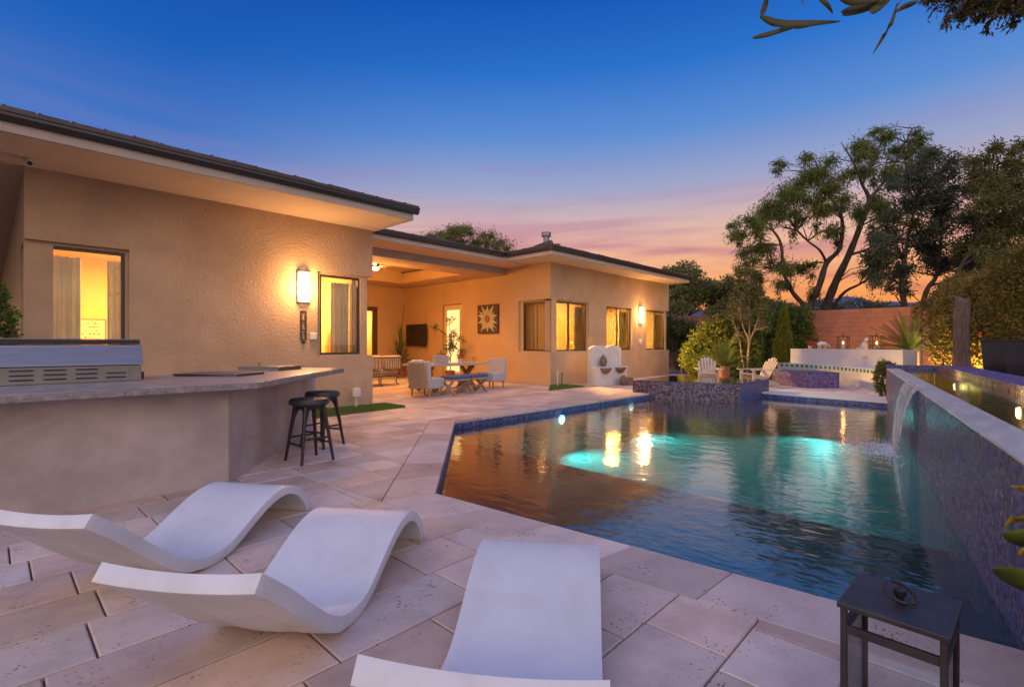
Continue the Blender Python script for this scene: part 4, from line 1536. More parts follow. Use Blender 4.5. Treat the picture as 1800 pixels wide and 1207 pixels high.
# ------------------------------------------------------------------ big lantern by the pool
t = thing('lantern', 'large black metal lantern with clear glass standing by the pool edge', 'lantern', (1.90, .185, 0), R(-3.5))
lw, ld, lh, p_ = .125, .115, .52, .0085
for i, j in ((-1, -1), (1, -1), (1, 1), (-1, 1)):
    MB().box(i * lw - p_, j * ld - p_, .03, i * lw + p_, j * ld + p_, lh - .012).build('post', M['black_metal'], t, bevel=.0015)
for z in (.03, lh - .085):
    q = MB()
    for s_ in (-1, 1):
        MB().box(-lw + p_, s_ * ld - p_ * .9, z, lw - p_, s_ * ld + p_ * .9, z + .024).build('rail', M['black_metal'], t, bevel=.001)
        MB().box(s_ * lw - p_ * .9, -ld + p_, z, s_ * lw + p_ * .9, ld - p_, z + .024).build('rail', M['black_metal'], t, bevel=.001)
MB().box(-lw - .016, -ld - .016, lh - .011, lw + .016, ld + .016, lh + .006).build('lid', M['black_metal'], t, bevel=.003)
MB().box(-lw - .012, -ld - .012, 0, lw + .012, ld + .012, .029).build('base', M['black_metal'], t, bevel=.003)
MB().lathe([(.010, lh + .006), (.010, lh + .018), (.017, lh + .03), (.017, lh + .042), (.008, lh + .050), (.0, lh + .051)], 14).build('finial', M['black'], t, smooth=True)
q = MB()
ringp = [(.040 * math.cos(a), .004, .040 * math.sin(a)) for a in [k * 2 * math.pi / 20 for k in range(21)]]
rg = q.tube(ringp, .0058, 8, cap=False).build('ring_handle', M['black'], t, smooth=True, loc=(0, 0, lh + .036))
rg.rotation_euler = (R(-62), 0, R(-35))
for s_ in (-1, 1):
    MB().box(-lw + p_, s_ * ld - .0015, .055, lw - p_, s_ * ld + .0015, lh - .086).build('pane', M['clear_glass'], t)
    MB().box(s_ * lw - .0015, -ld + p_, .055, s_ * lw + .0015, ld - p_, lh - .086).build('pane', M['clear_glass'], t)

# ------------------------------------------------------------------ patio furniture
t = thing('television', 'black flat television hung on the patio wall', 'television', (FA - .08, 17.05, 1.70), R(-6))
MB().box(-.03, -.80, -.45, .02, .80, .45).build('casing', M['black'], t, bevel=.006)
MB().box(-.034, -.775, -.425, -.0305, .775, .425).build('screen', M['tv'], t)
MB().box(.021, -.2, -.15, .075, .2, .15).build('bracket', M['black_metal'], t)

t = thing('wall_art', 'square dark brown panel with a pale bursting sun flower on the patio wall', 'artwork', (FA - .004, 12.80, 2.22))
MB().box(-.055, -.53, -.51, 0, .53, .51).build('panel', M['art_ground'], t, bevel=.004)
rs = random.Random(4)
for k in range(20):
    a = 2 * math.pi * k / 20 + rs.uniform(-.06, .06)
    r1 = .38 + .18 * (k % 2) + rs.uniform(-.03, .05)
    if k % 5 == 2:
        r1 = .56
    c, s_ = math.cos(a), math.sin(a)
    lim = min(.49 / max(abs(c), 1e-3), .47 / max(abs(s_), 1e-3))
    r1 = min(r1, lim)
    w = .036 + .02 * (k % 2)
    P_ = lambda r, o: (0, r * c - o * s_, r * s_ + o * c)
    q = MB()
    vs = [P_(.13, -w * .6), P_(.13 + (r1 - .13) * .55, -w), P_(r1, 0), P_(.13 + (r1 - .13) * .55, w), P_(.13, w * .6)]
    q.add([(-.0745, y, z) for _, y, z in vs] + [(-.0555, y, z) for _, y, z in vs], [(0, 1, 2, 3, 4), (9, 8, 7, 6, 5)] + [(i, (i + 1) % 5, 5 + (i + 1) % 5, 5 + i) for i in range(5)])
    q.build('petal', M['art_pale'], t)
q = MB().lathe([(.0, .015), (.06, .03), (.13, .012), (.14, 0), (.0, 0)], 18)
o = q.build('flower_centre', M['art_red'], t, smooth=True, loc=(-.057, 0, 0))
o.rotation_euler = (0, R(-90), 0)
o.scale = (1.15, .9, 1)
MB().tube([(-.095, .05 * math.cos(a), .07 * math.sin(a) - .01) for a in [i * math.pi / 7 for i in range(15)]], .012, 5, cap=False).build('inner_ring', M['art_pale'], t)

# dining table on crossed oak legs
TX0, TX1, TY0, TY1 = 7.95, 10.35, 10.75, 11.75
t = thing('dining_table', 'long pale topped dining table on crossed oak legs under the patio edge', 'table', ((TX0 + TX1) / 2, (TY0 + TY1) / 2, 0))
hx, hy = (TX1 - TX0) / 2, (TY1 - TY0) / 2
for k in range(6):
    ya = -hy + k * 2 * hy / 6
    MB().box(-hx, ya + .003, .71, hx, ya + 2 * hy / 6 - .003, .77).build('plank', M['table_wood'], t, bevel=.006)
for sx in (-1, 1):
    for s_ in (-1, 1):
        MB().bar((sx * hx * .62 + s_ * .012, -.38 * s_, .0), (sx * hx * .62 + s_ * .012, .30 * s_, .705), .10, .055, (1, 0, 0)).build('leg', M['oak'], t, bevel=.004)
        MB().bar((sx * (hx * .62 - .36), s_ * .06, .02), (sx * (hx * .62 + .22), s_ * .06, .705), .07, .05, (0, 1, 0)).build('brace', M['oak'], t, bevel=.004)
MB().box(-hx * .62, -.04, .30, hx * .62, .04, .38).build('stretcher', M['oak'], t, bevel=.004)


def armchair(label, loc, rz):
    t = thing('dining_chair', label, 'chair', loc, rz, 'upholstered chairs at the table ends')
    MB().box(-.30, -.33, .20, .32, .33, .46).build('seat', M['grey_fabric'], t, bevel=.03)
    bk = MB().add([(-.30, -.33, .20), (-.21, -.33, .4605), (-.21, .33, .4605), (-.30, .33, .20), (-.36, -.33, .88), (-.24, -.33, .90), (-.24, .33, .90), (-.36, .33, .88)],
                  [(0, 1, 2, 3), (4, 7, 6, 5), (0, 4, 5, 1), (1, 5, 6, 2), (2, 6, 7, 3), (3, 7, 4, 0)])
    bk.build('backrest', M['grey_fabric'], t, bevel=.02)
    # diagonal weave over the outer back: strips in two directions
    wv = MB()
    nrm = Vector((-.996, 0, -.088))
    for k in range(-8, 10):
        for sg in (-1, 1):
            y0, z0, y1, z1 = -.32, .24 + k * .085 , .32, .24 + k * .085 + .64
            pts = []
            for i in range(33):
                u = i / 32
                y = (y0 + (y1 - y0) * u) * sg
                z = z0 + (z1 - z0) * u
                if .215 < z < .87:
                    x = -.30 - .06 * (z - .20) / .68
                    wob = .006 * math.sin((u * 32 + k * 4) * math.pi / 4 + (math.pi if sg < 0 else 0))
                    pts.append((x - .016 + wob, y, z))
            if len(pts) > 2:
                for a, c in zip(pts, pts[1:]):
                    wv.bar(a, c, .046, .008, (0, sg * .7, -.7))
    w = wv.build('woven_back', M['wicker'], t)
    w['kind'] = 'stuff'
    for sx in (-1, 1):
        for sy in (-1, 1):
            MB().tube([(sx * .24, sy * .27, .20), (sx * .25, sy * .28, 0)], [.035, .024], 4).build('leg', M['oak'], t)
    return t


ch = armchair('woven backed grey chair at the near end of the dining table', (7.72, 10.32, 0), R(14))
dup(ch, (10.62, 10.95, 0), R(186), 'grey upholstered chair at the far end of the dining table')


def xbench(label, loc, rz):
    t = thing('bench', label, 'bench', loc, rz, 'blue cushioned benches')
    for sx in (-1, 1):
        for s_ in (-1, 1):
            MB().bar((sx * .28 + s_ * .012, -.21 * s_, 0), (sx * .28 + s_ * .012, .19 * s_, .37), .075, .024, (1, 0, 0)).build('leg', M['grey_wood'], t)
    MB().box(-.32, -.22, .372, .32, .22, .42).build('frame', M['grey_wood'], t, bevel=.004)
    MB().box(-.255, -.02, .165, .255, .02, .205).build('stretcher', M['grey_wood'], t)
    MB().box(-.335, -.235, .4215, .335, .235, .50).build('cushion', M['blue_fabric'], t, bevel=.03)
    return t


xb = xbench('blue cushioned bench beside the woven chair, nearer of the pair', (8.42, 10.02, 0), R(6))
dup(xb, (9.20, 10.16, 0), R(6), 'blue cushioned bench pushed up behind the nearer bench')
# chair with a patterned cushion behind the table
t = thing('side_chair', 'dark chair with a black and white patterned cushion behind the table', 'chair', (8.95, 12.25, 0), R(-80))
MB().box(-.24, -.26, .40, .26, .26, .46).build('seat', M['dark_wood'], t, bevel=.01)
MB().box(-.28, -.26, .461, -.23, .26, .74).build('backrest', M['dark_wood'], t, bevel=.01)
for sx in (-1, 1):
    for sy in (-1, 1):
        MB().box(sx * .22 - .02, sy * .22 - .02, 0, sx * .22 + .02, sy * .22 + .02, .399).build('leg', M['dark_wood'], t)
pc = MB().box(-.07, -.24, -.19, .07, .24, .19).build('cushion', M['white'], t, bevel=.05, loc=(-.15, 0, .66))
zz = MB()
for k in range(7):
    for i in range(6):
        y = -.21 + k * .07
        zz.box(.071, y - .012, -.16 + i * .055, .074, y + .02, -.13 + i * .055) if (i + k) % 2 else zz.box(.071, y - .03, -.16 + i * .055, .074, y + .0, -.14 + i * .055)
zz.build('cushion_print', M['black'], pc)['kind'] = 'stuff'

# things on the table
sgn = thing('table_sign', 'small pale lettered box sign standing on the dining table', 'sign', (8.72, 11.0, .7712), R(-42))
MB().box(-.22, -.03, 0, .22, .03, .24).build('board', M['white'], sgn, bevel=.004)
mk = MB()
for r_ in range(4):
    x = -.19
    while x < .17:
        w = rs.uniform(.02, .055)
        mk.box(x, -.034, .19 - r_ * .055, min(x + w, .19), -.0305, .19 - r_ * .055 + .026)
        x += w + .014
mk.build('lettering', M['stone_jar'], sgn)['kind'] = 'stuff'


def flowers(label, loc, r=.075):
    t = thing('flower_pot', label, 'flower pot', loc, 0, 'red flowers on the table')
    MB().lathe([(.05, 0), (.075, .10), (.078, .12), (.06, .12), (.0, .10)], 14).build('pot', M['white'], t, smooth=True)
    q = MB()
    rs_ = random.Random(len(label))
    for i in range(90):
        v = Vector((rs_.gauss(0, 1), rs_.gauss(0, 1), rs_.gauss(.3, 1))).normalized() * rs_.uniform(.5, 1) * r
        c = v + Vector((0, 0, .19))
        a = Vector((rs_.gauss(0, 1), rs_.gauss(0, 1), rs_.gauss(0, 1))).normalized()
        b2 = v.cross(a).normalized()
        q.add([c + a * .024, c + b2 * .02, c - a * .024, c - b2 * .02], [(0, 1, 2, 3)])
    q.build('blossoms', M['red'], t)['kind'] = 'stuff'
    return t


flowers('red flowers in a white pot beside the table sign', (9.18, 11.5, .7712), .10)
flowers('smaller red flowers in a white pot at the middle of the table', (9.45, 11.05, .7712), .12)
for i, (x, y, lab) in enumerate(((8.25, 11.1, 'stacked plate nearest the woven chair'), (9.85, 11.2, 'plate at the far half of the dining table'), (8.35, 11.55, 'plate at the back left of the dining table'))):
    q = MB().lathe([(.0, 0), (.09, .0), (.145, .018), (.15, .024), (.09, .01), (.0, .009)], 20)
    tag(q.build('plate', M['white'], smooth=True, loc=(x, y, .7705)), lab, 'plate', 'plates on the dining table')
for i, (x, y, lab) in enumerate(((9.75, 11.45, 'clear glass at the back of the dining table'), (9.98, 11.05, 'clear glass near the far chair'))):
    q = MB().lathe([(.0, 0), (.035, .0), (.008, .02), (.008, .09), (.035, .12), (.04, .2), (.037, .2), (.03, .125), (.0, .1)], 16)
    tag(q.build('wine_glass', M['clear_glass'], smooth=True, loc=(x, y, .7705)), lab, 'glass', 'wine glasses')

# sofa with a curved back of iron rods
t = thing('patio_sofa', 'curved iron rod sofa with beige cushions seen from behind', 'sofa', (8.05, 13.55, 0), 0)
Rad, span = 2.6, 1.18
rod = lambda a, z, r=0: ((Rad + r) * math.sin(a), Rad - (Rad + r) * math.cos(a), z)
angs = [(-span / 2) + span * i / 26 for i in range(27)]
MB().tube([rod(a, .90) for a in angs], .016, 7).build('top_rail', M['brown_metal'], t, smooth=True)
MB().tube([rod(a, .30, -.12) for a in angs], .014, 7).build('bottom_rail', M['brown_metal'], t, smooth=True)
for a in angs[::1]:
    MB().tube([rod(a, .90), rod(a, .74, .03), rod(a, .55, .015), rod(a, .40, -.06), rod(a, .30, -.12)], .0085, 5).build('rod', M['brown_metal'], t)
for z in (.40, .50):
    MB().tube([rod(a, z, -.05 if z < .45 else -.01) for a in angs], .008, 5).build('cross_rail', M['brown_metal'], t)
for a in (angs[2], angs[9], angs[17], angs[24]):
    MB().tube([rod(a, .30, -.12), rod(a, .08, -.14), rod(a, .0, -.05)], .016, 6).build('leg', M['brown_metal'], t)
    MB().tube([rod(a * .98, .30, -.75), rod(a * .98, .0, -.75)], .016, 6).build('leg', M['brown_metal'], t)


def arc_cushion(r0, r1, z0, z1, a0, a1, name, bev):
    q = MB()
    n = 12
    for i in range(n + 1):
        a = a0 + (a1 - a0) * i / n
        q.v += [rod(a, z0, r0), rod(a, z0, r1), rod(a, z1, r1), rod(a, z1, r0)]
    for i in range(n):
        o = 4 * i
        q.f += [(o + j, o + (j + 1) % 4, o + 4 + (j + 1) % 4, o + 4 + j) for j in range(4)]
    q.f += [(3, 2, 1, 0), (4 * n, 4 * n + 1, 4 * n + 2, 4 * n + 3)]
    return q.build(name, M['beige_fabric'], t, bevel=bev)


arc_cushion(-.85, -.16, .33, .50, angs[0], angs[-1], 'seat_cushion', .04)
for k in range(3):
    arc_cushion(-.30, -.045, .51, .96 + .02 * (k % 2), angs[0 + 9 * k] - .0 + .01, angs[min(8 + 9 * k, 26)], 'back_cushion', .07)

# ------------------------------------------------------------------ turf patches, fixtures at the wall foot


def turf_patch(name, label, poly, blades, seed):
    t = MB().prism(poly, .003, .022).build(name, M['turf'])
    setkind(t, 'structure')
    rs_ = random.Random(seed)
    xs, ys = [p[0] for p in poly], [p[1] for p in poly]
    q = MB()
    inside = lambda x, y: all((poly[(i + 1) % len(poly)][0] - poly[i][0]) * (y - poly[i][1]) - (poly[(i + 1) % len(poly)][1] - poly[i][1]) * (x - poly[i][0]) > 0 for i in range(len(poly)))
    for _ in range(blades):
        x, y = rs_.uniform(min(xs), max(xs)), rs_.uniform(min(ys), max(ys))
        if not inside(x, y):
            continue
        a = rs_.uniform(0, 6.28)
        h, w, l = rs_.uniform(.025, .05), .004, rs_.uniform(-.02, .02)
        c, s_ = math.cos(a) * w, math.sin(a) * w
        q.add([(x - c, y - s_, .02), (x + c, y + s_, .02), (x + l, y + l * .7, .02 + h)], [(0, 1, 2)])
    setkind(q.build('grass', M['turf']), 'stuff')


turf_patch('turf_mat', '', [(3.95, 8.55), (5.98, 8.72), (5.98, 9.5), (3.95, 9.53)], 14000, 1)
turf_patch('turf_mat', '', [(10.95, 8.95), (12.75, 8.98), (12.75, 9.93), (12.20, 9.93), (12.20, 10.3), (10.95, 10.3)][:4] , 9000, 2)
t = thing('spot_light_stake', 'pale garden light on a stake in the turf at the near wall corner', 'garden light', (5.17, 9.30, .02))
MB().lathe([(.012, 0), (.012, .22)], 8).build('stake', M['plastic_white'], t)
MB().lathe([(.012, 0), (.012, .22)], 8).build('stake', M['plastic_white'], t, loc=(.05, .02, 0))
MB().box(-.04, -.05, .221, .09, .06, .40).build('housing', M['plastic_white'], t, bevel=.012)
for i, (x, y, h, lab) in enumerate(((12.20, 9.62, .42, 'thin white riser pipe at the far wing corner'), (12.42, 9.62, .36, 'shorter riser pipe beside the far wing corner'))):
    q = MB().tube([(0, 0, 0), (0, 0, h), (.03, 0, h + .03)], [.016, .016, .03], 8)
    tag(q.build('riser_pipe', M['plastic_white'] if i == 0 else M['brown_metal'], loc=(x, y, .02)), lab, 'pipe', 'pipes at the wall foot')

# ------------------------------------------------------------------ double arched wall fountain
ft = thing('wall_fountain', 'white twin arched garden fountain with stone jars and bowls by the far wing', 'fountain', (13.92, 8.93, 0), R(-14))
ft.scale = (.92, .92, .94)


def arch_panel(cx, w, h, open_w, open_h, y0, y1, z0):
    """upright slab with a rounded head and an arched niche"""
    q = MB()
    n = 14
    outer = [(cx - w / 2, z0), (cx - w / 2, h - w * .16)] + [(cx - w / 2 * math.cos(math.pi * i / n), h - w * .16 + w * .16 * math.sin(math.pi * i / n)) for i in range(1, n)] + [(cx + w / 2, h - w * .16), (cx + w / 2, z0)]
    r = open_w / 2
    innr = [(cx - r, z0), (cx - r, open_h - r)] + [(cx - r * math.cos(math.pi * i / n), open_h - r + r * math.sin(math.pi * i / n)) for i in range(1, n)] + [(cx + r, open_h - r), (cx + r, z0)]
    m = len(outer)
    for y in (y0, y1):
        q.v += [(x, y, z) for x, z in outer] + [(x, y, z) for x, z in innr]
    for i in range(m - 1):
        q.f += [(i, i + 1, m + i + 1, m + i), (2 * m + i + 1, 2 * m + i, 3 * m + i, 3 * m + i + 1), (i + 1, i, 2 * m + i, 2 * m + i + 1), (m + i, m + i + 1, 3 * m + i + 1, 3 * m + i)]
    q.f += [(0, m, 3 * m, 2 * m), (m - 1, 2 * m - 1, 4 * m - 1, 3 * m - 1)]
    return q


for cx, dy, lab in ((-.37, .0, None), (.43, .10, None)):
    MB().box(cx - .385, -.28 + dy, 0, cx + .385, .20 + dy, .64).build('plinth', M['white'], ft, bevel=.01)
    arch_panel(cx, .78, 1.36, .54, 1.20, .02 + dy, .16 + dy, .641).build('arch', M['white'], ft, bevel=.008)
    MB().box(cx - .275, .045 + dy, .641, cx + .275, .19 + dy, 1.215).build('niche_back', M['white'], ft)
    MB().lathe([(.0, .42), (.08, .42), (.16, .48), (.215, .57), (.225, .60), (.20, .60), (.15, .54), (.0, .52)], 22, (cx, -.32 + dy, 0)).build('bowl', M['stone_jar'], ft, smooth=True)
MB().lathe([(.04, .0), (.10, .06), (.13, .18), (.10, .30), (.05, .35), (.06, .38), (.0, .38)], 16, (-.28, -.12, .641)).build('jar', M['stone_jar'], ft, smooth=True)
MB().lathe([(.05, .0), (.12, .05), (.16, .16), (.13, .27), (.07, .30), (.08, .33), (.0, .33)], 16, (.36, -.46, .0)).build('jar', M['stone_jar'], ft, smooth=True)
MB().lathe([(.03, .0), (.16, .0), (.17, .26), (.15, .26), (.0, .20)], 16, (.55, -.5, .0)).build('pot', M['stone_jar'], ft, smooth=True)
# equipment cabinet beyond the far wing
t = thing('storage_cabinet', 'brown cabinet with a pale frame standing past the end of the far wing', 'cabinet', (21.6, 9.35, 0), R(-8))
MB().box(-.35, -.35, .02, .35, .35, .80).build('body', M['cabinet'], t, bevel=.01)
MB().box(-.42, -.42, .801, .42, .42, .87).build('top', M['white_wood'], t, bevel=.006)
for sx in (-1, 1):
    for sy in (-1, 1):
        MB().box(sx * .38 - .03, sy * .38 - .03, 0, sx * .38 + .03, sy * .38 + .03, .80).build('leg', M['white_wood'], t)

# ------------------------------------------------------------------ raised spa
SP = [(12.26, 7.04), (12.90, 4.42), (15.30, 4.44), (14.95, 7.25)]
spa = thing('spa', 'raised square spa clad in blue and copper mosaic with water to its brim', 'spa', (12.9, 4.42, 0))


def sp_(mb, name, m, **kw):
    o = mb.build(name, m, spa, **kw)
    o.location = (-12.9, -4.42, 0)
    return o


sin_ = offset_pts(SP + SP[:2], .16)
si = [sin_[4], sin_[1], sin_[2], sin_[3]]
si[0] = cross_lines((SP[3][0], SP[3][1]), (SP[0][0] - SP[3][0], SP[0][1] - SP[3][1]), SP[0], (0, 1))
c_ = (sum(p[0] for p in SP) / 4, sum(p[1] for p in SP) / 4)
si = [(p[0] + (c_[0] - p[0]) * .12, p[1] + (c_[1] - p[1]) * .12) for p in SP]
for i in range(4):
    j = (i + 1) % 4
    q = MB().prism([SP[i], SP[j], si[j], si[i]], -1.6, .308)
    sp_(q, 'wall', M['mosaic_spa'] if i == 0 else M['mosaic_deep'])
    q = MB().prism([SP[i], SP[j], si[j], si[i]], .3085, .318)
    sp_(q, 'rim', M['mosaic_deep'])
sp_(MB().add([(p[0], p[1], -.55) for p in si], [(0, 1, 2, 3)]), 'floor', M['plaster'])
wat = [(p[0] + (c_[0] - p[0]) * .015, p[1] + (c_[1] - p[1]) * .015) for p in SP]
sp_(MB().add([(p[0], p[1], .326) for p in wat], [(0, 1, 2, 3)]), 'water', M['water_still'])
point_lamp('spa_lamp', (13.4, 5.2, -.1), .08, 40, (.9, 1, .6), None)

# ------------------------------------------------------------------ raised basin along the right side, with its sheet fall
bs = thing('raised_basin', 'long raised water basin clad in violet blue mosaic along the right side of the pool', 'water basin', (3.35, -.13, 0), R(9.1))


def bq(al0, pe0, z0, al1, pe1, z1):
    """box in basin coordinates (along, outward)"""
    return MB().box(al0, -pe1, z0, al1, -pe0, z1)


A0, A1 = -3.2, 11.2
bq(A0, 0, -1.62, A1, .235, .735).build('pool_side_wall', M['mosaic'], bs)
bq(A0, .0, .7355, A1, .2352, .757).build('ledge', M['ledge'], bs, bevel=.005)
bq(A0, .236, .30, A1, .90, .36).build('floor', M['mosaic_deep'], bs)
bq(A0, .901, .0, A1, .915, .82).build('back_tiles', M['mosaic_spa'], bs)
bq(A0, .916, -.05, A1, 1.36, .815).build('back_wall', M['mosaic_deep'], bs)
bq(A0, .9005, .8205, A1, 1.37, .845).build('back_ledge', M['mosaic_violet'], bs, bevel=.004)
bq(A1 + .0005, -.002, -.05, A1 + .28, 1.36, .80).build('end_wall', M['mosaic_deep'], bs)
bq(A1 + .0005, -.006, .8005, A1 + .29, .90, .83).build('end_ledge', M['mosaic_deep'], bs, bevel=.004)
wv = MB().add([(A0, -.2355, .742), (A0, -.90, .742), (A1, -.90, .742), (A1, -.2355, .742)], [(0, 1, 2, 3)])
setkind(wv.build('basin_water', M['water_still'], bs), 'structure')
for al in (1.0, 4.4, 8.6):
    q = MB().lathe([(.0, 0), (.07, 0), (.06, .02), (.0, .022)], 14).build('basin_light', bpy.data.materials['fan_lens'], bs, loc=(al, -.86, .55))
    q.rotation_euler = (R(-90), 0, 0)
    point_lamp('basin_lamp', (al, -.74, .56), .05, 40, (1, .86, .25), bs)

fall_m = bpy.data.materials.new('falling_water')
fall_m.use_nodes = True
tt = fall_m.node_tree
tt.nodes.clear()
tc = N(tt, 'ShaderNodeTexCoord')
mp = N(tt, 'ShaderNodeMapping'); mp.inputs['Scale'].default_value = (34, .6, .6)
tt.links.new(tc.outputs['Object'], mp.inputs[0])
no = N(tt, 'ShaderNodeTexNoise'); no.inputs['Scale'].default_value = 1.0; no.inputs['Detail'].default_value = 3
tt.links.new(mp.outputs[0], no.inputs[0])
rp = ramp(tt, [(.40, (.16, .16, .16)), (.64, (.62, .62, .62))])
tt.links.new(no.outputs['Fac'], rp.inputs[0])
tr = N(tt, 'ShaderNodeBsdfTransparent'); tr.inputs[0].default_value = (.90, .94, .96, 1)
pb = N(tt, 'ShaderNodeBsdfPrincipled'); pb.inputs['Base Color'].default_value = (.74, .78, .84, 1); pb.inputs['Roughness'].default_value = .12
bmp = N(tt, 'ShaderNodeBump'); bmp.inputs['Strength'].default_value = .6; bmp.inputs['Distance'].default_value = .01
tt.links.new(no.outputs['Fac'], bmp.inputs['Height']); tt.links.new(bmp.outputs[0], pb.inputs['Normal'])
mx = N(tt, 'ShaderNodeMixShader')
tt.links.new(rp.outputs[0], mx.inputs[0]); tt.links.new(tr.outputs[0], mx.inputs[1]); tt.links.new(pb.outputs[0], mx.inputs[2])
oo = N(tt, 'ShaderNodeOutputMaterial'); tt.links.new(mx.outputs[0], oo.inputs[0])

t = thing('waterfall', 'clear sheet of water spilling from the basin ledge into the pool', 'waterfall', (3.35, -.13, 0), R(9.1))
q = MB()
prof = [(-.03, .767), (0, .766), (.035, .750), (.07, .70), (.10, .60), (.13, .46), (.155, .28), (.175, .08), (.19, WATER_Z - .02)]
n = 40
rs = random.Random(8)
jit = [rs.uniform(-.012, .012) for _ in range(n + 1)]
for k, (o_, z) in enumerate(prof):
    sh = max(0, (.75 - z) / .9)
    a0, a1 = 4.36 + .50 * sh ** 1.2, 5.95 - .35 * sh
    for i in range(n + 1):
        q.v.append((a0 + (a1 - a0) * i / n, o_ + jit[i] * min(1, sh * 2), z))
for k in range(len(prof) - 1):
    for i in range(n):
        o = k * (n + 1) + i
        q.f.append((o, o + 1, o + n + 2, o + n + 1))
sheet = q.build('sheet', fall_m, t, smooth=True)
sm = sheet.modifiers.new('film', 'SOLIDIFY')
sm.thickness = .008
# white churned water where the sheet lands
foam = mat('foam', (.78, .82, .86), .5)
q = MB()
for _ in range(1500):
    al = rs.uniform(4.75, 5.7)
    ou = .19 + abs(rs.gauss(0, .26)) - .06
    if rs.random() < .35:
        al += rs.gauss(0, .35)
    if ou < .02:
        continue
    s_ = rs.uniform(.006, .020) * (1.3 - min(1, ou))
    a = rs.uniform(0, 3.14)
    c, sn = math.cos(a) * s_ * 1.8, math.sin(a) * s_ * .8
    z = WATER_Z + rs.uniform(.002, .014)
    q.add([(al - c, ou - sn, z), (al + sn * .6, ou - c * .4, z + .004), (al + c, ou + sn, z), (al - sn * .6, ou + c * .4, z + .003)], [(0, 1, 2, 3)])
setkind(q.build('foam', foam, t), 'stuff')

# ------------------------------------------------------------------ white curved seat wall with teal tiles, lanterns on top
def arc_pts(pts, n=40):
    sp = spline(pts, max(1, n // (len(pts) - 1)))
    return sp


low_top = arc_pts([(21.5, 5.93), (20.79, 4.75), (19.56, 3.48), (17.47, 2.18), (15.6, 1.55)])
seat = thing('seat_wall', 'white curved plaster seat wall with a row of teal tiles beyond the pool', 'seat wall', (19.5, 3.4, 0))


def sw(mb, name, m, **kw):
    o = mb.build(name, m, seat, **kw)
    o.location = (-19.5, -3.4, 0)
    return o


outer_low = offset_pts(low_top, .95)
poly = low_top + outer_low[::-1]
q = MB()
k = len(low_top)
for z in (-.05, .587):
    q.v += [(p[0], p[1], z) for p in low_top] + [(p[0], p[1], z) for p in outer_low]
for i in range(k - 1):
    q.f += [(i, i + 1, 2 * k + i + 1, 2 * k + i), (k + i + 1, k + i, 3 * k + i, 3 * k + i + 1), (2 * k + i, 2 * k + i + 1, 3 * k + i + 1, 3 * k + i)]
q.f += [(0, 2 * k, 3 * k, k), (k - 1, 2 * k - 1, 4 * k - 1, 3 * k - 1)]
sw(q, 'seat', M['white'])
up_in = arc_pts([(22.10, 5.62), (21.45, 4.35), (20.4, 3.0), (18.99, 1.78)])
up_out = offset_pts(up_in, .42)
q = MB()
k = len(up_in)
for z in (-.05, 1.15):
    q.v += [(p[0], p[1], z) for p in up_in] + [(p[0], p[1], z) for p in up_out]
for i in range(k - 1):
    q.f += [(i, i + 1, 2 * k + i + 1, 2 * k + i), (k + i + 1, k + i, 3 * k + i, 3 * k + i + 1), (2 * k + i, 2 * k + i + 1, 3 * k + i + 1, 3 * k + i)]
q.f += [(0, 2 * k, 3 * k, k), (k - 1, 2 * k - 1, 4 * k - 1, 3 * k - 1)]
sw(q, 'back_wall', M['white'])
# teal squares set just under the seat edge
acc, nxt = 0.0, .22
for a, c in zip(low_top, low_top[1:]):
    L_ = math.hypot(c[0] - a[0], c[1] - a[1])
    while nxt < acc + L_:
        u = (nxt - acc) / L_
        p = Vector((a[0] + (c[0] - a[0]) * u, a[1] + (c[1] - a[1]) * u, 0))
        d = Vector((c[0] - a[0], c[1] - a[1], 0)).normalized()
        nn_ = Vector((d.y, -d.x, 0))
        if nn_.dot(Vector((-1, .2, 0))) < 0:
            nn_ = -nn_
        q = MB()
        vs = []
        for o_ in (.012, -.01):
            vs += [p + d * s_ * .06 + nn_ * o_ + Vector((0, 0, z)) for s_, z in ((-1, .465), (1, .465), (1, .565), (-1, .565))]
        q.add(vs, [(0, 1, 2, 3), (7, 6, 5, 4), (0, 4, 5, 1), (1, 5, 6, 2), (2, 6, 7, 3), (3, 7, 4, 0)])
        sw(q, 'tile', M['teal_tile'])
        nxt += .235
    acc += L_

fp = thing('mosaic_plinth', 'low angular plinth of violet blue mosaic in front of the white seat wall', 'plinth', (16.97, 3.85, 0))
FPp = [(17.7, 5.04), (16.97, 3.85), (17.63, 3.16), (18.6, 3.7), (18.7, 4.9)]
o = MB().prism(FPp, -.05, .445).build('body', M['mosaic_violet'], fp); o.location = (-16.97, -3.85, 0)
o = MB().prism([(p[0] + (p[0] - 18.1) * .012, p[1] + (p[1] - 4.1) * .012) for p in FPp], .4455, .465).build('top', M['mosaic_deep'], fp, bevel=.004); o.location = (-16.97, -3.85, 0)

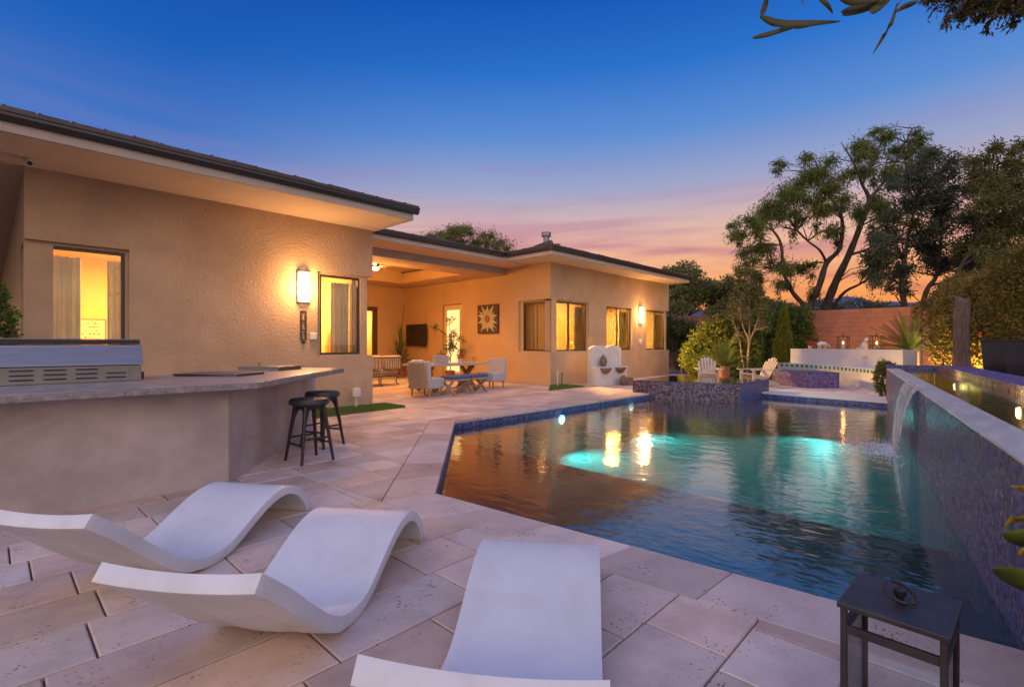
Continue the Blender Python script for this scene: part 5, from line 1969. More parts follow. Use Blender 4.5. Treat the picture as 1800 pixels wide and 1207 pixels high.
flame = mat('candle_glow', (1, .6, .2), .5, emit=(1, .42, .10), estr=14)
for px_, d_, lab in ((1482, 18.6, 'lit candle lantern in the middle of the white seat wall'), (1541, 17.4, 'lit candle lantern half hidden by the big sago palm')):
    p = site(px_, 612, d_)
    t = thing('candle_lantern', lab, 'lantern', (p.x, p.y, 1.151), R(20), 'lanterns on the seat wall')
    for i in (-1, 1):
        for j in (-1, 1):
            MB().box(i * .16 - .012, j * .16 - .012, .02, i * .16 + .012, j * .16 + .012, .44).build('post', M['black_metal'], t)
    MB().box(-.18, -.18, 0, .18, .18, .02).build('base', M['black_metal'], t)
    MB().box(-.18, -.18, .44, .18, .18, .46).build('lid', M['black_metal'], t)
    MB().tube([(.06 * math.cos(a), 0, .50 + .06 * math.sin(a)) for a in [k * math.pi / 6 for k in range(13)]], .01, 5, cap=False).build('ring_handle', M['black_metal'], t)
    MB().lathe([(.05, .02), (.05, .18), (.0, .181)], 12).build('candle', M['white'], t)
    MB().lathe([(.0, .185), (.03, .21), (.02, .25), (.0, .29)], 10).build('flame', flame, t, smooth=True)
    point_lamp('candle_lamp', (0, 0, .27), .04, 5, (1, .38, .10), t)
for px_, d_, lab in ((1446, 19.2, 'white grazing animal figurine on the seat wall left of the lantern'), (1519, 18.0, 'white seated figurine between the two lanterns')):
    p = site(px_, 612, d_)
    t = thing('figurine', lab, 'figurine', (p.x, p.y, 1.151), R(-40), 'white figurines on the seat wall')
    if px_ < 1500:
        MB().tube([(-.20, 0, .17), (-.08, 0, .20), (.08, 0, .19), (.17, 0, .17)], [.05, .085, .08, .05], 10).build('body', M['white'], t, smooth=True)
        MB().tube([(.17, 0, .18), (.27, 0, .10), (.31, 0, .05)], [.05, .04, .025], 8).build('head', M['white'], t, smooth=True)
        for sx in (-.13, .10):
            for sy in (-1, 1):
                MB().tube([(sx, sy * .045, .16), (sx, sy * .05, 0)], [.026, .018], 6).build('leg', M['white'], t, smooth=True)
    else:
        MB().tube([(0, 0, .0), (0, 0, .1), (.02, 0, .22), (.06, 0, .30)], [.12, .13, .09, .055], 12).build('body', M['white'], t, smooth=True)
        MB().tube([(.05, 0, .30), (.10, 0, .36), (.17, 0, .36)], [.055, .06, .03], 10).build('head', M['white'], t, smooth=True)
        MB().tube([(.10, .06, .0), (.20, .07, .03)], [.05, .035], 8).build('paw', M['white'], t, smooth=True)
        MB().tube([(-.10, .0, .03), (-.26, .05, .03)], [.045, .02], 8).build('tail', M['white'], t, smooth=True)
p = site(1424, 611, 19.8)
flowers('red flowers in a white pot at the left end of the seat wall', (p.x, p.y, 1.151), .16)

# ------------------------------------------------------------------ wooden garden chairs beyond the spa


def adirondack(label, loc, rz):
    t = thing('garden_chair', label, 'chair', loc, rz, 'slatted wooden garden chairs')
    m = M['white_wood']
    for k in range(6):
        y = (k - 2.5) * .088
        h = .66 - .13 * (abs(k - 2.5) / 2.5) ** 2
        MB().bar((-.16, y * .86, .24), (-.16 - .38 * h / .66, y * 1.12, .24 + h), .070, .02, (1, 0, .5)).build('back_slat', m, t, bevel=.004)
    for k in range(5):
        x = -.12 + k * .115
        MB().box(x, -.27, .27 + .03 * k, x + .095, .27, .29 + .03 * k).build('seat_slat', m, t, bevel=.003)
    for s_ in (-1, 1):
        MB().box(.36, s_ * .29 - .02, 0, .46, s_ * .29 + .02, .52).build('front_leg', m, t)
        MB().bar((.40, s_ * .265, .34), (-.50, s_ * .265, .03), .025, .12, (0, 0, 1)).build('side_rail', m, t)
        MB().box(-.42, s_ * .32 - .07, .5205, .52, s_ * .32 + .07, .545).build('arm', m, t, bevel=.005)
    MB().box(-.35, -.30, .44, -.32, .30, .50).build('back_brace', m, t)
    return t


ac = adirondack('pale slatted garden chair facing the pool behind the spa', (15.95, 6.45, .0), R(-154))
dup(ac, (16.75, 5.15, .0), R(146), 'pale slatted garden chair turned sideways beside the mosaic plinth')

# ------------------------------------------------------------------ garden walls of coloured block


def block_wall(name, label, p0, p1, h, parts_to, m, th=.20, core_from=0, lim=9, base=0.0):
    """p0->p1 on plan; courses of single blocks near the top, the hidden foot stays joined"""
    p0, p1 = Vector((*p0, 0)), Vector((*p1, 0))
    d = p1 - p0
    L_ = d.length
    t = thing(name, label, 'garden wall', (p0.x, p0.y, base), math.atan2(d.y, d.x))
    MB().box(0, -th / 2 + .012, 0, L_, th / 2 - .012, h - .01).build('core', M['mortar'], t)
    bl, bh = .40, .20
    nc = int(h / bh)
    rs_ = random.Random(len(label))
    share = {}
    rest_ = MB()
    for c in range(nc):
        z = h - (c + 1) * bh
        x = -(bl / 2) * (c % 2)
        while x < L_ - .02:
            xa, xb = max(x, 0) + .004, min(x + bl, L_) - .004
            x += bl
            if xb - xa < .05:
                continue
            near = any(a <= xa <= b for a, b in parts_to)
            pr = rs_.uniform(-.004, .004)
            if c < lim and near:
                key = round(xb - xa, 2)
                if key not in share:
                    w = xb - xa
                    vs, fs = paver_mesh([(0, -th / 2), (w, -th / 2), (w, th / 2), (0, th / 2)], 0, bh - .008, .0, .006)
                    me = MB().add(vs, fs).build('block', m, t)
                    share[key] = me.data
                    me.location = (xa, pr, z)
                else:
                    o = bpy.data.objects.new('block', share[key])
                    COL.objects.link(o)
                    o.parent = t
                    o.location = (xa, pr, z)
            else:
                rest_.box(xa, -th / 2 + pr, z, xb, th / 2 + pr, z + bh - .008)
    setkind(rest_.build('lower_blocks', m, t), 'stuff')
    return t


block_wall('block_wall', 'reddish block wall behind the white seat wall at the end of the garden', (26.6, 13.6), (26.6, 1.9), 2.90, [(0, 3.6), (7.2, 12)], M['brick'])
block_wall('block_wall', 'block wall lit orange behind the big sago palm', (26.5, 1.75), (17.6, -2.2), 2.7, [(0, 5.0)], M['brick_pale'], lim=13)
p, q_ = site(1657, 500, 25), site(1850, 480, 22)
block_wall('block_wall', 'tall reddish wall rising behind the right hand hedge', (p.x, p.y), (q_.x, q_.y), 4.35, [(0, 6)], M['brick'], lim=3)


# ------------------------------------------------------------------ plants
def leaf_mesh(name, C, D, ln, wd, m, parent=None, fold=.25, rng=RNG):
    n = len(C)
    C = np.asarray(C, float)
    D = np.asarray(D, float)
    D /= np.linalg.norm(D, axis=1, keepdims=True) + 1e-9
    r = rng.normal(size=(n, 3))
    S = np.cross(D, r)
    S /= np.linalg.norm(S, axis=1, keepdims=True) + 1e-9
    Nn = np.cross(S, D)
    ln = np.broadcast_to(np.asarray(ln, float), (n,))[:, None] * rng.uniform(.7, 1.25, (n, 1))
    wd = np.broadcast_to(np.asarray(wd, float), (n,))[:, None] * rng.uniform(.75, 1.2, (n, 1))
    V = np.empty((n, 4, 3), np.float32)
    V[:, 0] = C
    V[:, 1] = C + D * ln * .45 + S * wd * .5 + Nn * wd * fold
    V[:, 2] = C + D * ln - Nn * wd * .3
    V[:, 3] = C + D * ln * .45 - S * wd * .5 + Nn * wd * fold
    me = bpy.data.meshes.new(name)
    me.vertices.add(n * 4)
    me.vertices.foreach_set('co', V.reshape(-1))
    me.loops.add(n * 4)
    me.loops.foreach_set('vertex_index', np.arange(n * 4, dtype=np.int32))
    me.polygons.add(n)
    me.polygons.foreach_set('loop_start', np.arange(0, n * 4, 4, dtype=np.int32))
    me.polygons.foreach_set('loop_total', np.full(n, 4, np.int32))
    me.update(calc_edges=True)
    me.materials.append(m)
    o = bpy.data.objects.new(name, me)
    COL.objects.link(o)
    if parent:
        o.parent = parent
    return o


def blob_points(ells, n, rng=RNG, shell=.55, lump=.22, soft=0.0):
    """points in a union of lumpy ellipsoids (centre, radii), denser towards the skin"""
    vol = np.array([e[1][0] * e[1][1] * e[1][2] for e in ells]) ** .67
    idx = rng.choice(len(ells), n, p=vol / vol.sum())
    u = rng.normal(size=(n, 3))
    u /= np.linalg.norm(u, axis=1, keepdims=True)
    rad = shell + (1 - shell) * rng.random(n) ** .6
    ph = rng.random((len(ells), 3)) * 6.28
    lm = 1 + lump * (np.sin(5 * u[:, 0] + ph[idx, 0]) * np.sin(4 * u[:, 1] + ph[idx, 1]) + .6 * np.sin(9 * u[:, 2] + ph[idx, 2]) * np.sin(8 * u[:, 0] + ph[idx, 1]))
    cen = np.array([e[0] for e in ells])[idx]
    rr_ = np.array([e[1] for e in ells])[idx]
    if soft:
        rad = np.minimum(np.abs(rng.normal(size=n)) * soft, rng.uniform(1.0, 1.55, n))
    P = cen + u * rr_ * (rad * lm)[:, None]
    return P, u


def shrub(name, label, cat, base, ells, n, ln, wd, m, group=None, stems=4, bark='bark', up=.3, shell=.5, lump=.22, zmin=.02, core=True):
    t = thing(name, label, cat, base, 0, group)
    P, u = blob_points(ells, n, shell=shell, lump=lump)
    D = u + RNG.normal(size=P.shape) * .75 + np.array([0, 0, up])
    keep = P[:, 2] > zmin
    o = leaf_mesh('foliage', P[keep] - np.array(base), D[keep], ln, wd, m, t)
    o['kind'] = 'stuff'
    q = MB()
    for k in range(stems):
        e = ells[k % len(ells)]
        tip = Vector(e[0]) + Vector((RNG.normal() * e[1][0] * .35, RNG.normal() * e[1][1] * .35, e[1][2] * .4))
        b0 = Vector(base) + Vector((RNG.normal() * .08, RNG.normal() * .08, -.02))
        mid = (b0 + tip) * .5 + Vector((RNG.normal() * .1, RNG.normal() * .1, 0))
        q.tube([b0 - Vector(base), mid - Vector(base), tip - Vector(base)], [.035, .025, .008], 6)
    s_ = q.build('stems', M[bark], t)
    s_['kind'] = 'stuff'
    return t


def tree(name, label, cat, base, trunks, clumps, n, ln, wd, m, bark='bark', droop=.0, group=None, r0=.16, twigs=True, rng=RNG, shell=.15, lump=.3):
    """trunks: list of (points, start radius, end radius); clumps: list of (centre, radii)"""
    t = thing(name, label, cat, base, 0, group)
    B = Vector(base)
    for pts, ra, rb in trunks:
        pts = [Vector(p) for p in pts]
        fine = []
        for i in range(len(pts) - 1):
            a, b_, c, d_ = pts[max(i - 1, 0)], pts[i], pts[i + 1], pts[min(i + 2, len(pts) - 1)]
            for j in range(4):
                u = j / 4
                fine.append(.5 * ((2 * b_) + (-a + c) * u + (2 * a - 5 * b_ + 4 * c - d_) * u * u + (-a + 3 * b_ - 3 * c + d_) * u ** 3))
        fine.append(pts[-1])
        k = len(fine) - 1
        MB().tube([p - B for p in fine], [(ra + (rb - ra) * (i / k) ** .8) * (1 + .07 * math.sin(i * 2.1)) for i in range(k + 1)], 9).build('trunk', M[bark], t, smooth=True)
    if twigs:
        q = MB()
        ends = [Vector(p) for pts, _, _ in trunks for p in pts[1:]]
        for c, r in clumps:
            c = Vector(c)
            near = min(ends, key=lambda e: (e - c).length + max(0, e.z - c.z) * 1.2)
            md = (near + c) * .5 + Vector((rng.normal() * .15, rng.normal() * .15, .12 * (near - c).length))
            L_ = (near - c).length
            q.tube([near - B, md - B, c - B], [min(.05, .014 + .014 * L_), .02, .008], 5)
            for _ in range(5):
                u = Vector(rng.normal(size=3))
                e = c + Vector((u.x * r[0], u.y * r[1], u.z * r[2])) * .55
                q.tube([c - B, (c + e) * .5 - B + Vector((0, 0, .06)), e - B], [.011, .008, .004], 4)
        o = q.build('branches', M[bark], t)
        o['kind'] = 'stuff'
    P, u = blob_points(clumps, n, rng, shell, lump, soft=1.05 if shell < .2 else 0)
    D = u * .6 + rng.normal(size=P.shape) * .7 + np.array([0, 0, -droop])
    o = leaf_mesh('crown', P - np.array(base), D, ln, wd, m, t, rng=rng)
    o['kind'] = 'stuff'
    return t


def S(x, y, d):
    return tuple(site(x, y, d))


def clump(x, y, d, rpx, rz=None, jit=.0):
    c = site(x, y, d)
    r = rpx * d / 875
    return ((c.x, c.y, c.z), (r, r * 1.1, (rz or rpx) * d / 875))


# the tall airy tree beyond the end wall
wr = np.random.default_rng(21)
dW = 29.0
tr_ = [
    ([S(1424, 590, dW), S(1418, 545, dW), S(1392, 512, dW), S(1377, 475, dW - .6), S(1373, 430, dW - 1), S(1358, 405, dW - 1.2), S(1340, 400, dW - 1.3)], .17, .04),
    ([S(1424, 590, dW), S(1420, 548, dW), S(1440, 502, dW), S(1453, 462, dW + .5), S(1476, 436, dW + .6), S(1480, 385, dW + .8), S(1462, 350, dW + .8), S(1440, 320, dW + .6)], .25, .05),
    ([S(1453, 462, dW + .5), S(1441, 440, dW), S(1420, 424, dW), S(1400, 405, dW - .5)], .09, .03),
    ([S(1436, 592, dW + 1), S(1452, 540, dW + 1), S(1468, 498, dW + .6), S(1492, 448, dW), S(1512, 398, dW - .4), S(1527, 352, dW - .6), S(1516, 325, dW - .7), S(1500, 285, dW - .8), S(1478, 250, dW - .8)], .31, .018),
    ([S(1527, 352, dW - .6), S(1552, 322, dW - .3), S(1574, 285, dW), S(1592, 250, dW + .2), S(1604, 226, dW + .2)], .10, .03),
    ([S(1516, 325, dW - .7), S(1530, 290, dW - 1), S(1552, 245, dW - 1.2)], .07, .025),
    ([S(1492, 448, dW), S(1520, 440, dW + .6), S(1550, 424, dW + 1), S(1580, 405, dW + 1)], .10, .03),
    ([S(1440, 585, dW + 1.6), S(1478, 520, dW + 1.4), S(1510, 500, dW + 1), S(1540, 482, dW + 1)], .13, .04),
]
cl = []
for (x, y, r_) in ((1326, 392, 26), (1352, 380, 28), (1300, 412, 20), (1312, 446, 24), (1340, 438, 30), (1372, 352, 28), (1395, 322, 30), (1420, 352, 30), (1398, 388, 28), (1430, 300, 26), (1452, 330, 30),
                   (1444, 378, 26), (1474, 300, 28), (1484, 352, 26), (1468, 408, 24), (1500, 262, 24), (1524, 300, 28), (1536, 262, 26), (1560, 232, 22), (1584, 256, 26), (1612, 238, 22), (1596, 290, 24), (1558, 300, 26),
                   (1548, 348, 24), (1364, 462, 22), (1378, 500, 16), (1420, 470, 20), (1436, 512, 14), (1330, 480, 18), (1510, 372, 20), (1560, 380, 24), (1300, 470, 14), (1290, 395, 10), (1372, 290, 16), (1412, 276, 16), (1640, 262, 12), (1540, 228, 12), (1520, 480, 20), (1552, 468, 18)):
    for _ in range(3):
        cl.append(clump(x + wr.normal() * r_ * .40, y + wr.normal() * r_ * .32, dW + wr.normal() * 1.3, r_ * wr.uniform(.34, .66), r_ * wr.uniform(.28, .6)))
    cl.append(clump(x + wr.normal() * r_ * .5, y + r_ * .7, dW + wr.normal() * 1.0, r_ * .22, r_ * .72))
tree('willow_tree', 'tall airy tree with forked dark trunks and drooping yellow green leaves', 'tree', S(1430, 585, dW), tr_, cl, 40000, .26, .046, LM['willow'], droop=1.1, rng=wr, shell=.05, lump=.4)

# two darker dense trees to its right
dr = np.random.default_rng(5)
dD = 24.0
cl = []
for (x, y, r_) in ((1596, 330, 30), (1630, 300, 30), (1660, 296, 26), (1650, 340, 34), (1610, 372, 34), (1670, 375, 34), (1690, 330, 26), (1575, 410, 34), (1630, 420, 36), (1690, 420, 34), (1560, 450, 28), (1600, 462, 34), (1660, 455, 30), (1700, 460, 24), (1545, 420, 22), (1555, 490, 18), (1590, 500, 18), (1535, 455, 16), (1640, 268, 16), (1668, 500, 12)):
    for _ in range(4):
        cl.append(clump(x + dr.normal() * r_ * .5, y + dr.normal() * r_ * .42, dD + dr.normal() * 1.3, r_ * dr.uniform(.35, .7), r_ * dr.uniform(.3, .6)))
tree('dark_tree', 'dark dense grey green tree with a bent pale trunk right of the airy tree', 'tree', S(1600, 600, dD),
     [([S(1596, 600, dD), S(1592, 545, dD), S(1584, 500, dD), S(1590, 455, dD), S(1600, 400, dD), S(1612, 350, dD)], .17, .05),
      ([S(1612, 600, dD), S(1622, 535, dD), S(1632, 505, dD), S(1646, 485, dD), S(1652, 440, dD), S(1656, 380, dD), S(1650, 320, dD)], .15, .04)],
     cl, 27000, .20, .058, LM['dark'], droop=.35, rng=dr, shell=.1, lump=.35)
cl = []
for (x, y, r_) in ((1720, 300, 26), (1745, 275, 24), (1780, 285, 28), (1760, 325, 34), (1800, 335, 34), (1735, 365, 34), (1780, 385, 38), (1820, 400, 38), (1725, 420, 32), (1765, 440, 36), (1810, 450, 34), (1730, 465, 22), (1705, 285, 12), (1705, 440, 20), (1840, 330, 30), (1800, 262, 18)):
    for _ in range(4):
        cl.append(clump(x + dr.normal() * r_ * .5, y + dr.normal() * r_ * .42, dD - 2 + dr.normal() * 1.2, r_ * dr.uniform(.35, .7), r_ * dr.uniform(.3, .6)))
tree('dark_tree', 'dark tree at the right edge rising behind the tall clipped hedge', 'tree', S(1740, 600, dD - 2),
     [([S(1672, 600, dD - 2), S(1678, 500, dD - 2), S(1690, 468, dD - 2), S(1712, 430, dD - 2), S(1740, 380, dD - 2), S(1752, 320, dD - 2)], .13, .04),
      ([S(1722, 600, dD - 2), S(1732, 492, dD - 2), S(1752, 460, dD - 2), S(1775, 410, dD - 2), S(1790, 350, dD - 2)], .16, .05)],
     cl, 24000, .20, .058, LM['olive'], droop=.35, rng=dr, shell=.1, lump=.35)

# mesquites beyond the left part of the wall
mr_ = np.random.default_rng(9)
for (lab, d, x0, x1, ytop, ybot, tx, n_) in (('broad dark evergreen tree behind the end of the far wing', 38, 1140, 1275, 462, 548, 1205, 17000),
                                           ('rounded dark tree between the far wing tree and the airy tree', 34, 1255, 1350, 482, 560, 1300, 12000)):
    cl = []
    for k in range(46):
        u, v = mr_.random(), mr_.random()
        x = x0 + (x1 - x0) * u
        yt = ytop + (1 - math.sin(math.pi * min(1, max(0, u)) ** .8)) * 38
        y = yt + 8 + (ybot - yt - 10) * v
        cl.append(clump(x, y, d + mr_.normal() * 1.6, mr_.uniform(10, 22), mr_.uniform(8, 16)))
    tree('evergreen_tree', lab, 'tree', S(tx, 604, d), [([S(tx, 625, d), S(tx - 4, 560, d), S(tx - 16, 520, d), S(tx - 20, 490, d)], .22, .06), ([S(tx, 625, d), S(tx + 6, 555, d), S(tx + 20, 515, d), S(tx + 30, 490, d)], .18, .05)],
         cl, n_, .26, .11, LM['mesquite'], droop=.1, rng=mr_, shell=.3, lump=.3)
cl = []
for k in range(56):
    u = mr_.random()
    x = 745 + 155 * u
    yt = 392 + 34 * abs(u - .42) ** 1.3 * 2.2
    y = yt + 4 + mr_.random() ** 1.3 * 46
    cl.append(clump(x, y, 34 + mr_.normal() * 1.5, mr_.uniform(6, 15), mr_.uniform(4, 9)))
tree('feathery_tree', 'feathery green tree showing above the patio roof', 'tree', S(820, 604, 34), [([S(820, 640, 34), S(822, 500, 34), S(815, 430, 34), S(800, 405, 34)], .2, .04), ([S(822, 500, 34), S(850, 440, 34), S(865, 415, 34)], .12, .03), ([S(822, 500, 34), S(780, 440, 34), S(765, 415, 34)], .12, .03)],
     cl, 16000, .20, .045, LM['mesquite'], droop=.1, rng=mr_, shell=.1, lump=.45)

# shrubs, climbers and hedges
p = site(1258, 640, 19.6)
shrub('citrus_shrub', 'bright green leafy shrub behind the left garden chair', 'shrub', (p.x, p.y, 0),
      [((p.x, p.y, 1.2), (.95, .95, 1.15)), ((p.x + .4, p.y - .35, 1.7), (.75, .7, .75)), ((p.x - .3, p.y + .5, .8), (.7, .7, .8)), ((p.x + .8, p.y - .9, 1.1), (.6, .6, .9))], 6500, .15, .085, LM['citrus'])
e_ = []
for (x, y, r_) in ((1345, 575, 24), (1365, 600, 26), (1390, 575, 26), (1412, 590, 24), (1415, 560, 20), (1400, 620, 26), (1350, 625, 26), (1335, 560, 16), (1380, 552, 18), (1425, 610, 14), (1320, 600, 22), (1420, 632, 14)):
    c = site(x, y, 23.6)
    e_.append(((c.x, c.y, c.z), (r_ * .026, r_ * .026, r_ * .027)))
p = site(1385, 640, 23.6)
shrub('ivy_climber', 'dense dark green climber covering the block wall behind the cypress', 'climber', (p.x, p.y, 0), e_, 9000, .13, .09, LM['ivy'])
e_ = []
for (x, y, r_) in ((1190, 580, 22), (1215, 585, 20), (1235, 592, 16), (1180, 600, 18), (1205, 605, 14), (1170, 570, 18)):
    c = site(x, y, 27.0)
    e_.append(((c.x, c.y, c.z), (r_ * .030, r_ * .024, r_ * .030)))
p = site(1195, 640, 27.0)
shrub('wall_climber', 'dark climber hanging over the wall at the end of the far wing', 'climber', (p.x, p.y, 0), e_, 5000, .13, .08, LM['hedge_dark'])
# yellow green upright cypress
p = site(1378, 650, 20.8)
t = thing('cypress', 'pointed yellow green conical cypress left of the white seat wall', 'shrub', (p.x, p.y, 0))
n_ = 9000
hz = RNG.random(n_) ** 1.25
H_ = 2.78
rad = (.46 * (1 - hz) ** .75 + .015) * (.62 + .38 * RNG.random(n_)) * (1 + .10 * np.sin(RNG.random(n_) * 40))
an = RNG.random(n_) * 6.283
rad *= 1 + .12 * np.sin(an * 5 + hz * 9)
P = np.stack([rad * np.cos(an), rad * np.sin(an), .05 + hz * (H_ - .05)], 1)
D = np.stack([np.cos(an) * .35, np.sin(an) * .35, np.full(n_, 1.0)], 1) + RNG.normal(size=(n_, 3)) * .22
leaf_mesh('foliage', P, D, .16, .035, LM['cypress'], t)['kind'] = 'stuff'
MB().tube([(0, 0, -.02), (0, 0, 2.4)], [.06, .01], 7).build('trunk', M['bark'], t)
# small bare-stemmed tree in front of it
p = site(1312, 655, 18.6)
q0 = lambda x, y, dd=0: S(x, y, 18.6 + dd)
cl = []
sr = np.random.default_rng(31)
for (x, y, r_) in ((1300, 505, 14), (1318, 500, 14), (1332, 520, 14), (1295, 535, 16), (1315, 530, 16), (1340, 545, 14), (1288, 560, 12), (1330, 565, 14), (1305, 565, 14), (1316, 480, 10), (1345, 575, 12), (1296, 585, 10)):
    for _ in range(2):
        cl.append(clump(x + sr.normal() * 5, y + sr.normal() * 5, 18.6 + sr.normal() * .3, r_ * sr.uniform(.5, .9), r_ * sr.uniform(.5, .9)))
tree('small_tree', 'small thin leaved tree with pale forked stems between the garden chairs', 'tree', (p.x, p.y, 0),
     [([(p.x, p.y, -.02), q0(1315, 620), q0(1316, 596), q0(1306, 575), q0(1300, 545), q0(1304, 515)], .05, .012), ([q0(1316, 600), q0(1326, 580), q0(1334, 555), q0(1336, 530)], .032, .01),
      ([q0(1318, 606), q0(1317, 560, .2), q0(1318, 520, .2), q0(1317, 490, .2)], .03, .008), ([S(1308, 652, 18.5), q0(1303, 618), q0(1298, 590), q0(1288, 565)], .03, .008)],
     cl, 2600, .10, .05, LM['olive'], bark='bark_pale', rng=sr)


def sago(name, label, base, trunk_h, trunk_r, fr_len, n_fr, seed, pot=None, droop=.55):
    rs_ = random.Random(seed)
    t = thing(name, label, 'palm', base)
    tr2 = MB().lathe([(trunk_r * 1.1, 0), (trunk_r * 1.15, trunk_h * .4), (trunk_r, trunk_h * .85), (trunk_r * .5, trunk_h)], 14)
    for k in range(int(trunk_h / .06)):
        for j in range(9):
            a = 2 * math.pi * (j + .5 * (k % 2)) / 9
            z = .03 + k * .06
            c = Vector((math.cos(a) * trunk_r, math.sin(a) * trunk_r, z))
            tr2.tube([c, c + Vector((math.cos(a) * .04, math.sin(a) * .04, .05))], [.03, .012], 4)
    tr2.build('trunk', M['bark_pale'], t)
    for k in range(n_fr):
        a = 2 * math.pi * k / n_fr * 2.4 + rs_.uniform(-.15, .15)
        el = R(rs_.uniform(8, 82))
        L_ = fr_len * rs_.uniform(.85, 1.1)
        q = MB()
        pts = []
        n = 16
        for i in range(n + 1):
            u = i / n
            r = L_ * u * math.cos(el) + .10 * u
            z = trunk_h + L_ * (u * math.sin(el) - droop * math.cos(el) * u * u * .8)
            pts.append(Vector((r * math.cos(a), r * math.sin(a), z)))
        q.tube(pts, [.010 * (1 - .8 * i / n) + .002 for i in range(n + 1)], 4)
        sd = Vector((-math.sin(a), math.cos(a), 0))
        for i in range(2, n + 1):
            for hf in (0, .5):
                p = pts[i] if not hf else (pts[i] + pts[i - 1]) * .5
                tn = (pts[i] - pts[i - 1]).normalized()
                w = .17 * fr_len * math.sin(math.pi * (i - hf) / (n + 1.5)) ** .6
                up_ = sd.cross(tn)
                for sg in (-1, 1):
                    dd = (sd * sg + tn * .75 + up_ * .25 * (1 if up_.z > 0 else -1)).normalized()
                    e = p + dd * w
                    q.add([p - tn * .009, e, p + tn * .009], [(0, 1, 2)])
        q.build('frond', LM['sago'], t)
    return t


p = site(1274, 652, 17.6)
t = thing('plant_pot', 'brown round pot holding the smaller sago palm between the garden chairs', 'pot', (p.x, p.y, 0))
MB().lathe([(.0, 0), (.15, 0), (.19, .36), (.20, .40), (.17, .40), (.0, .36)], 20).build('body', M['terracotta'], t, smooth=True)
sago('sago_palm', 'smaller sago palm in a brown pot between the garden chairs', (p.x, p.y, .36), .18, .10, .98, 40, 3, droop=.25)
p = site(1601, 640, 16.6)
sago('sago_palm', 'large sago palm with a thick trunk at the right end of the seat wall', (p.x, p.y, 0), 1.12, .18, 1.42, 52, 8, droop=.40)
# small trailing bush against the basin end
c = site(1553, 665, 12.5)
shrub('trailing_bush', 'small rounded green bush hanging beside the end of the raised basin', 'shrub', (c.x, c.y, 0), [((c.x, c.y, .45), (.19, .2, .42)), ((c.x + .1, c.y - .05, .72), (.22, .2, .16))], 2600, .055, .03, LM['olive'], stems=2)
# low planting round the pots
for (x, y, d, r_, mk_, lab) in ((1292, 655, 17.9, .30, 'ivy', 'low leafy plant right of the brown pot'), (1252, 652, 18.2, .28, 'hedge', 'low golden plant left of the brown pot'), (1342, 660, 18.3, .34, 'citrus', 'low yellow green plant behind the sideways garden chair'), (1206, 640, 24, .5, 'ivy', 'low plant beside the storage cabinet')):
    c = site(x, y, d)
    shrub('low_plant', lab, 'plant', (c.x, c.y, 0), [((c.x, c.y, r_ * .8), (r_, r_, r_))], 900, .09, .05, LM[mk_], stems=2, group='low plants round the pots')

# right side: hedge, bougainvillea, tall clipped bush
e_ = []
for (x, y, d, rx, rz) in ((1640, 548, 18.3, .62, .50), (1678, 545, 17.5, .75, 1.1), (1676, 612, 16.6, .6, .9), (1692, 560, 16.5, .85, 1.3), (1690, 600, 15, .8, .9), (1700, 545, 15.5, .9, 1.2)):
    c = site(x, y, d)
    e_.append(((c.x, c.y, c.z), (rx, rx, rz)))
c = site(1660, 640, 16.8)
shrub('clipped_hedge', 'rounded olive brown hedge behind the wooden column', 'hedge', (c.x, c.y, 0), e_, 15000, .085, .05, LM['hedge'], shell=.75, lump=.10)
e_ = []
for (x, y, d, rx, rz) in ((1725, 560, 13.4, .65, .95), (1745, 600, 12.6, .6, .8), (1755, 545, 13.2, .75, 1.1), (1720, 620, 13.2, .5, .6), (1780, 580, 12.4, .7, 1.1), (1735, 520, 14, .6, .6)):
    c = site(x, y, d)
    e_.append(((c.x, c.y, c.z), (rx, rx, rz)))
c = site(1745, 640, 12.9)
bg_ = shrub('bougainvillea', 'golden lit leafy bush with a few red blossoms behind the dark planter', 'shrub', (c.x, c.y, 0), e_, 12000, .10, .065, LM['hedge'])
q = MB()
for (x, y, d) in ((1727, 585, 12.6), (1746, 527, 12.5), (1744, 530, 12.4), (1730, 588, 12.5), (1762, 560, 11.9)):
    v = site(x, y, d) - c
    v = Vector((v.x, v.y, site(x, y, d).z))
    for _ in range(26):
        a, b2 = Vector(RNG.normal(size=3)).normalized(), Vector(RNG.normal(size=3)).normalized()
        o_ = v + Vector(RNG.normal(size=3)) * .05
        q.add([o_ + a * .035, o_ + b2 * .03, o_ - a * .035, o_ - b2 * .03], [(0, 1, 2, 3)])
o = q.build('blossoms', M['red'], bg_)
o['kind'] = 'stuff'
e_ = []
for (x, y, d, rx, rz) in ((1800, 480, 10.2, .62, .55), (1790, 530, 10.2, .55, .7), (1815, 560, 10.0, .6, .9), (1800, 620, 9.9, .45, .6), (1840, 500, 10, .7, .9)):
    c = site(x, y, d)
    e_.append(((c.x, c.y, c.z), (rx, rx, rz)))
c = site(1815, 650, 10.3)
shrub('tall_bush', 'tall clipped dark gold bush at the right edge', 'shrub', (c.x, c.y, 0), e_, 12000, .07, .042, LM['hedge'], shell=.7, lump=.14)

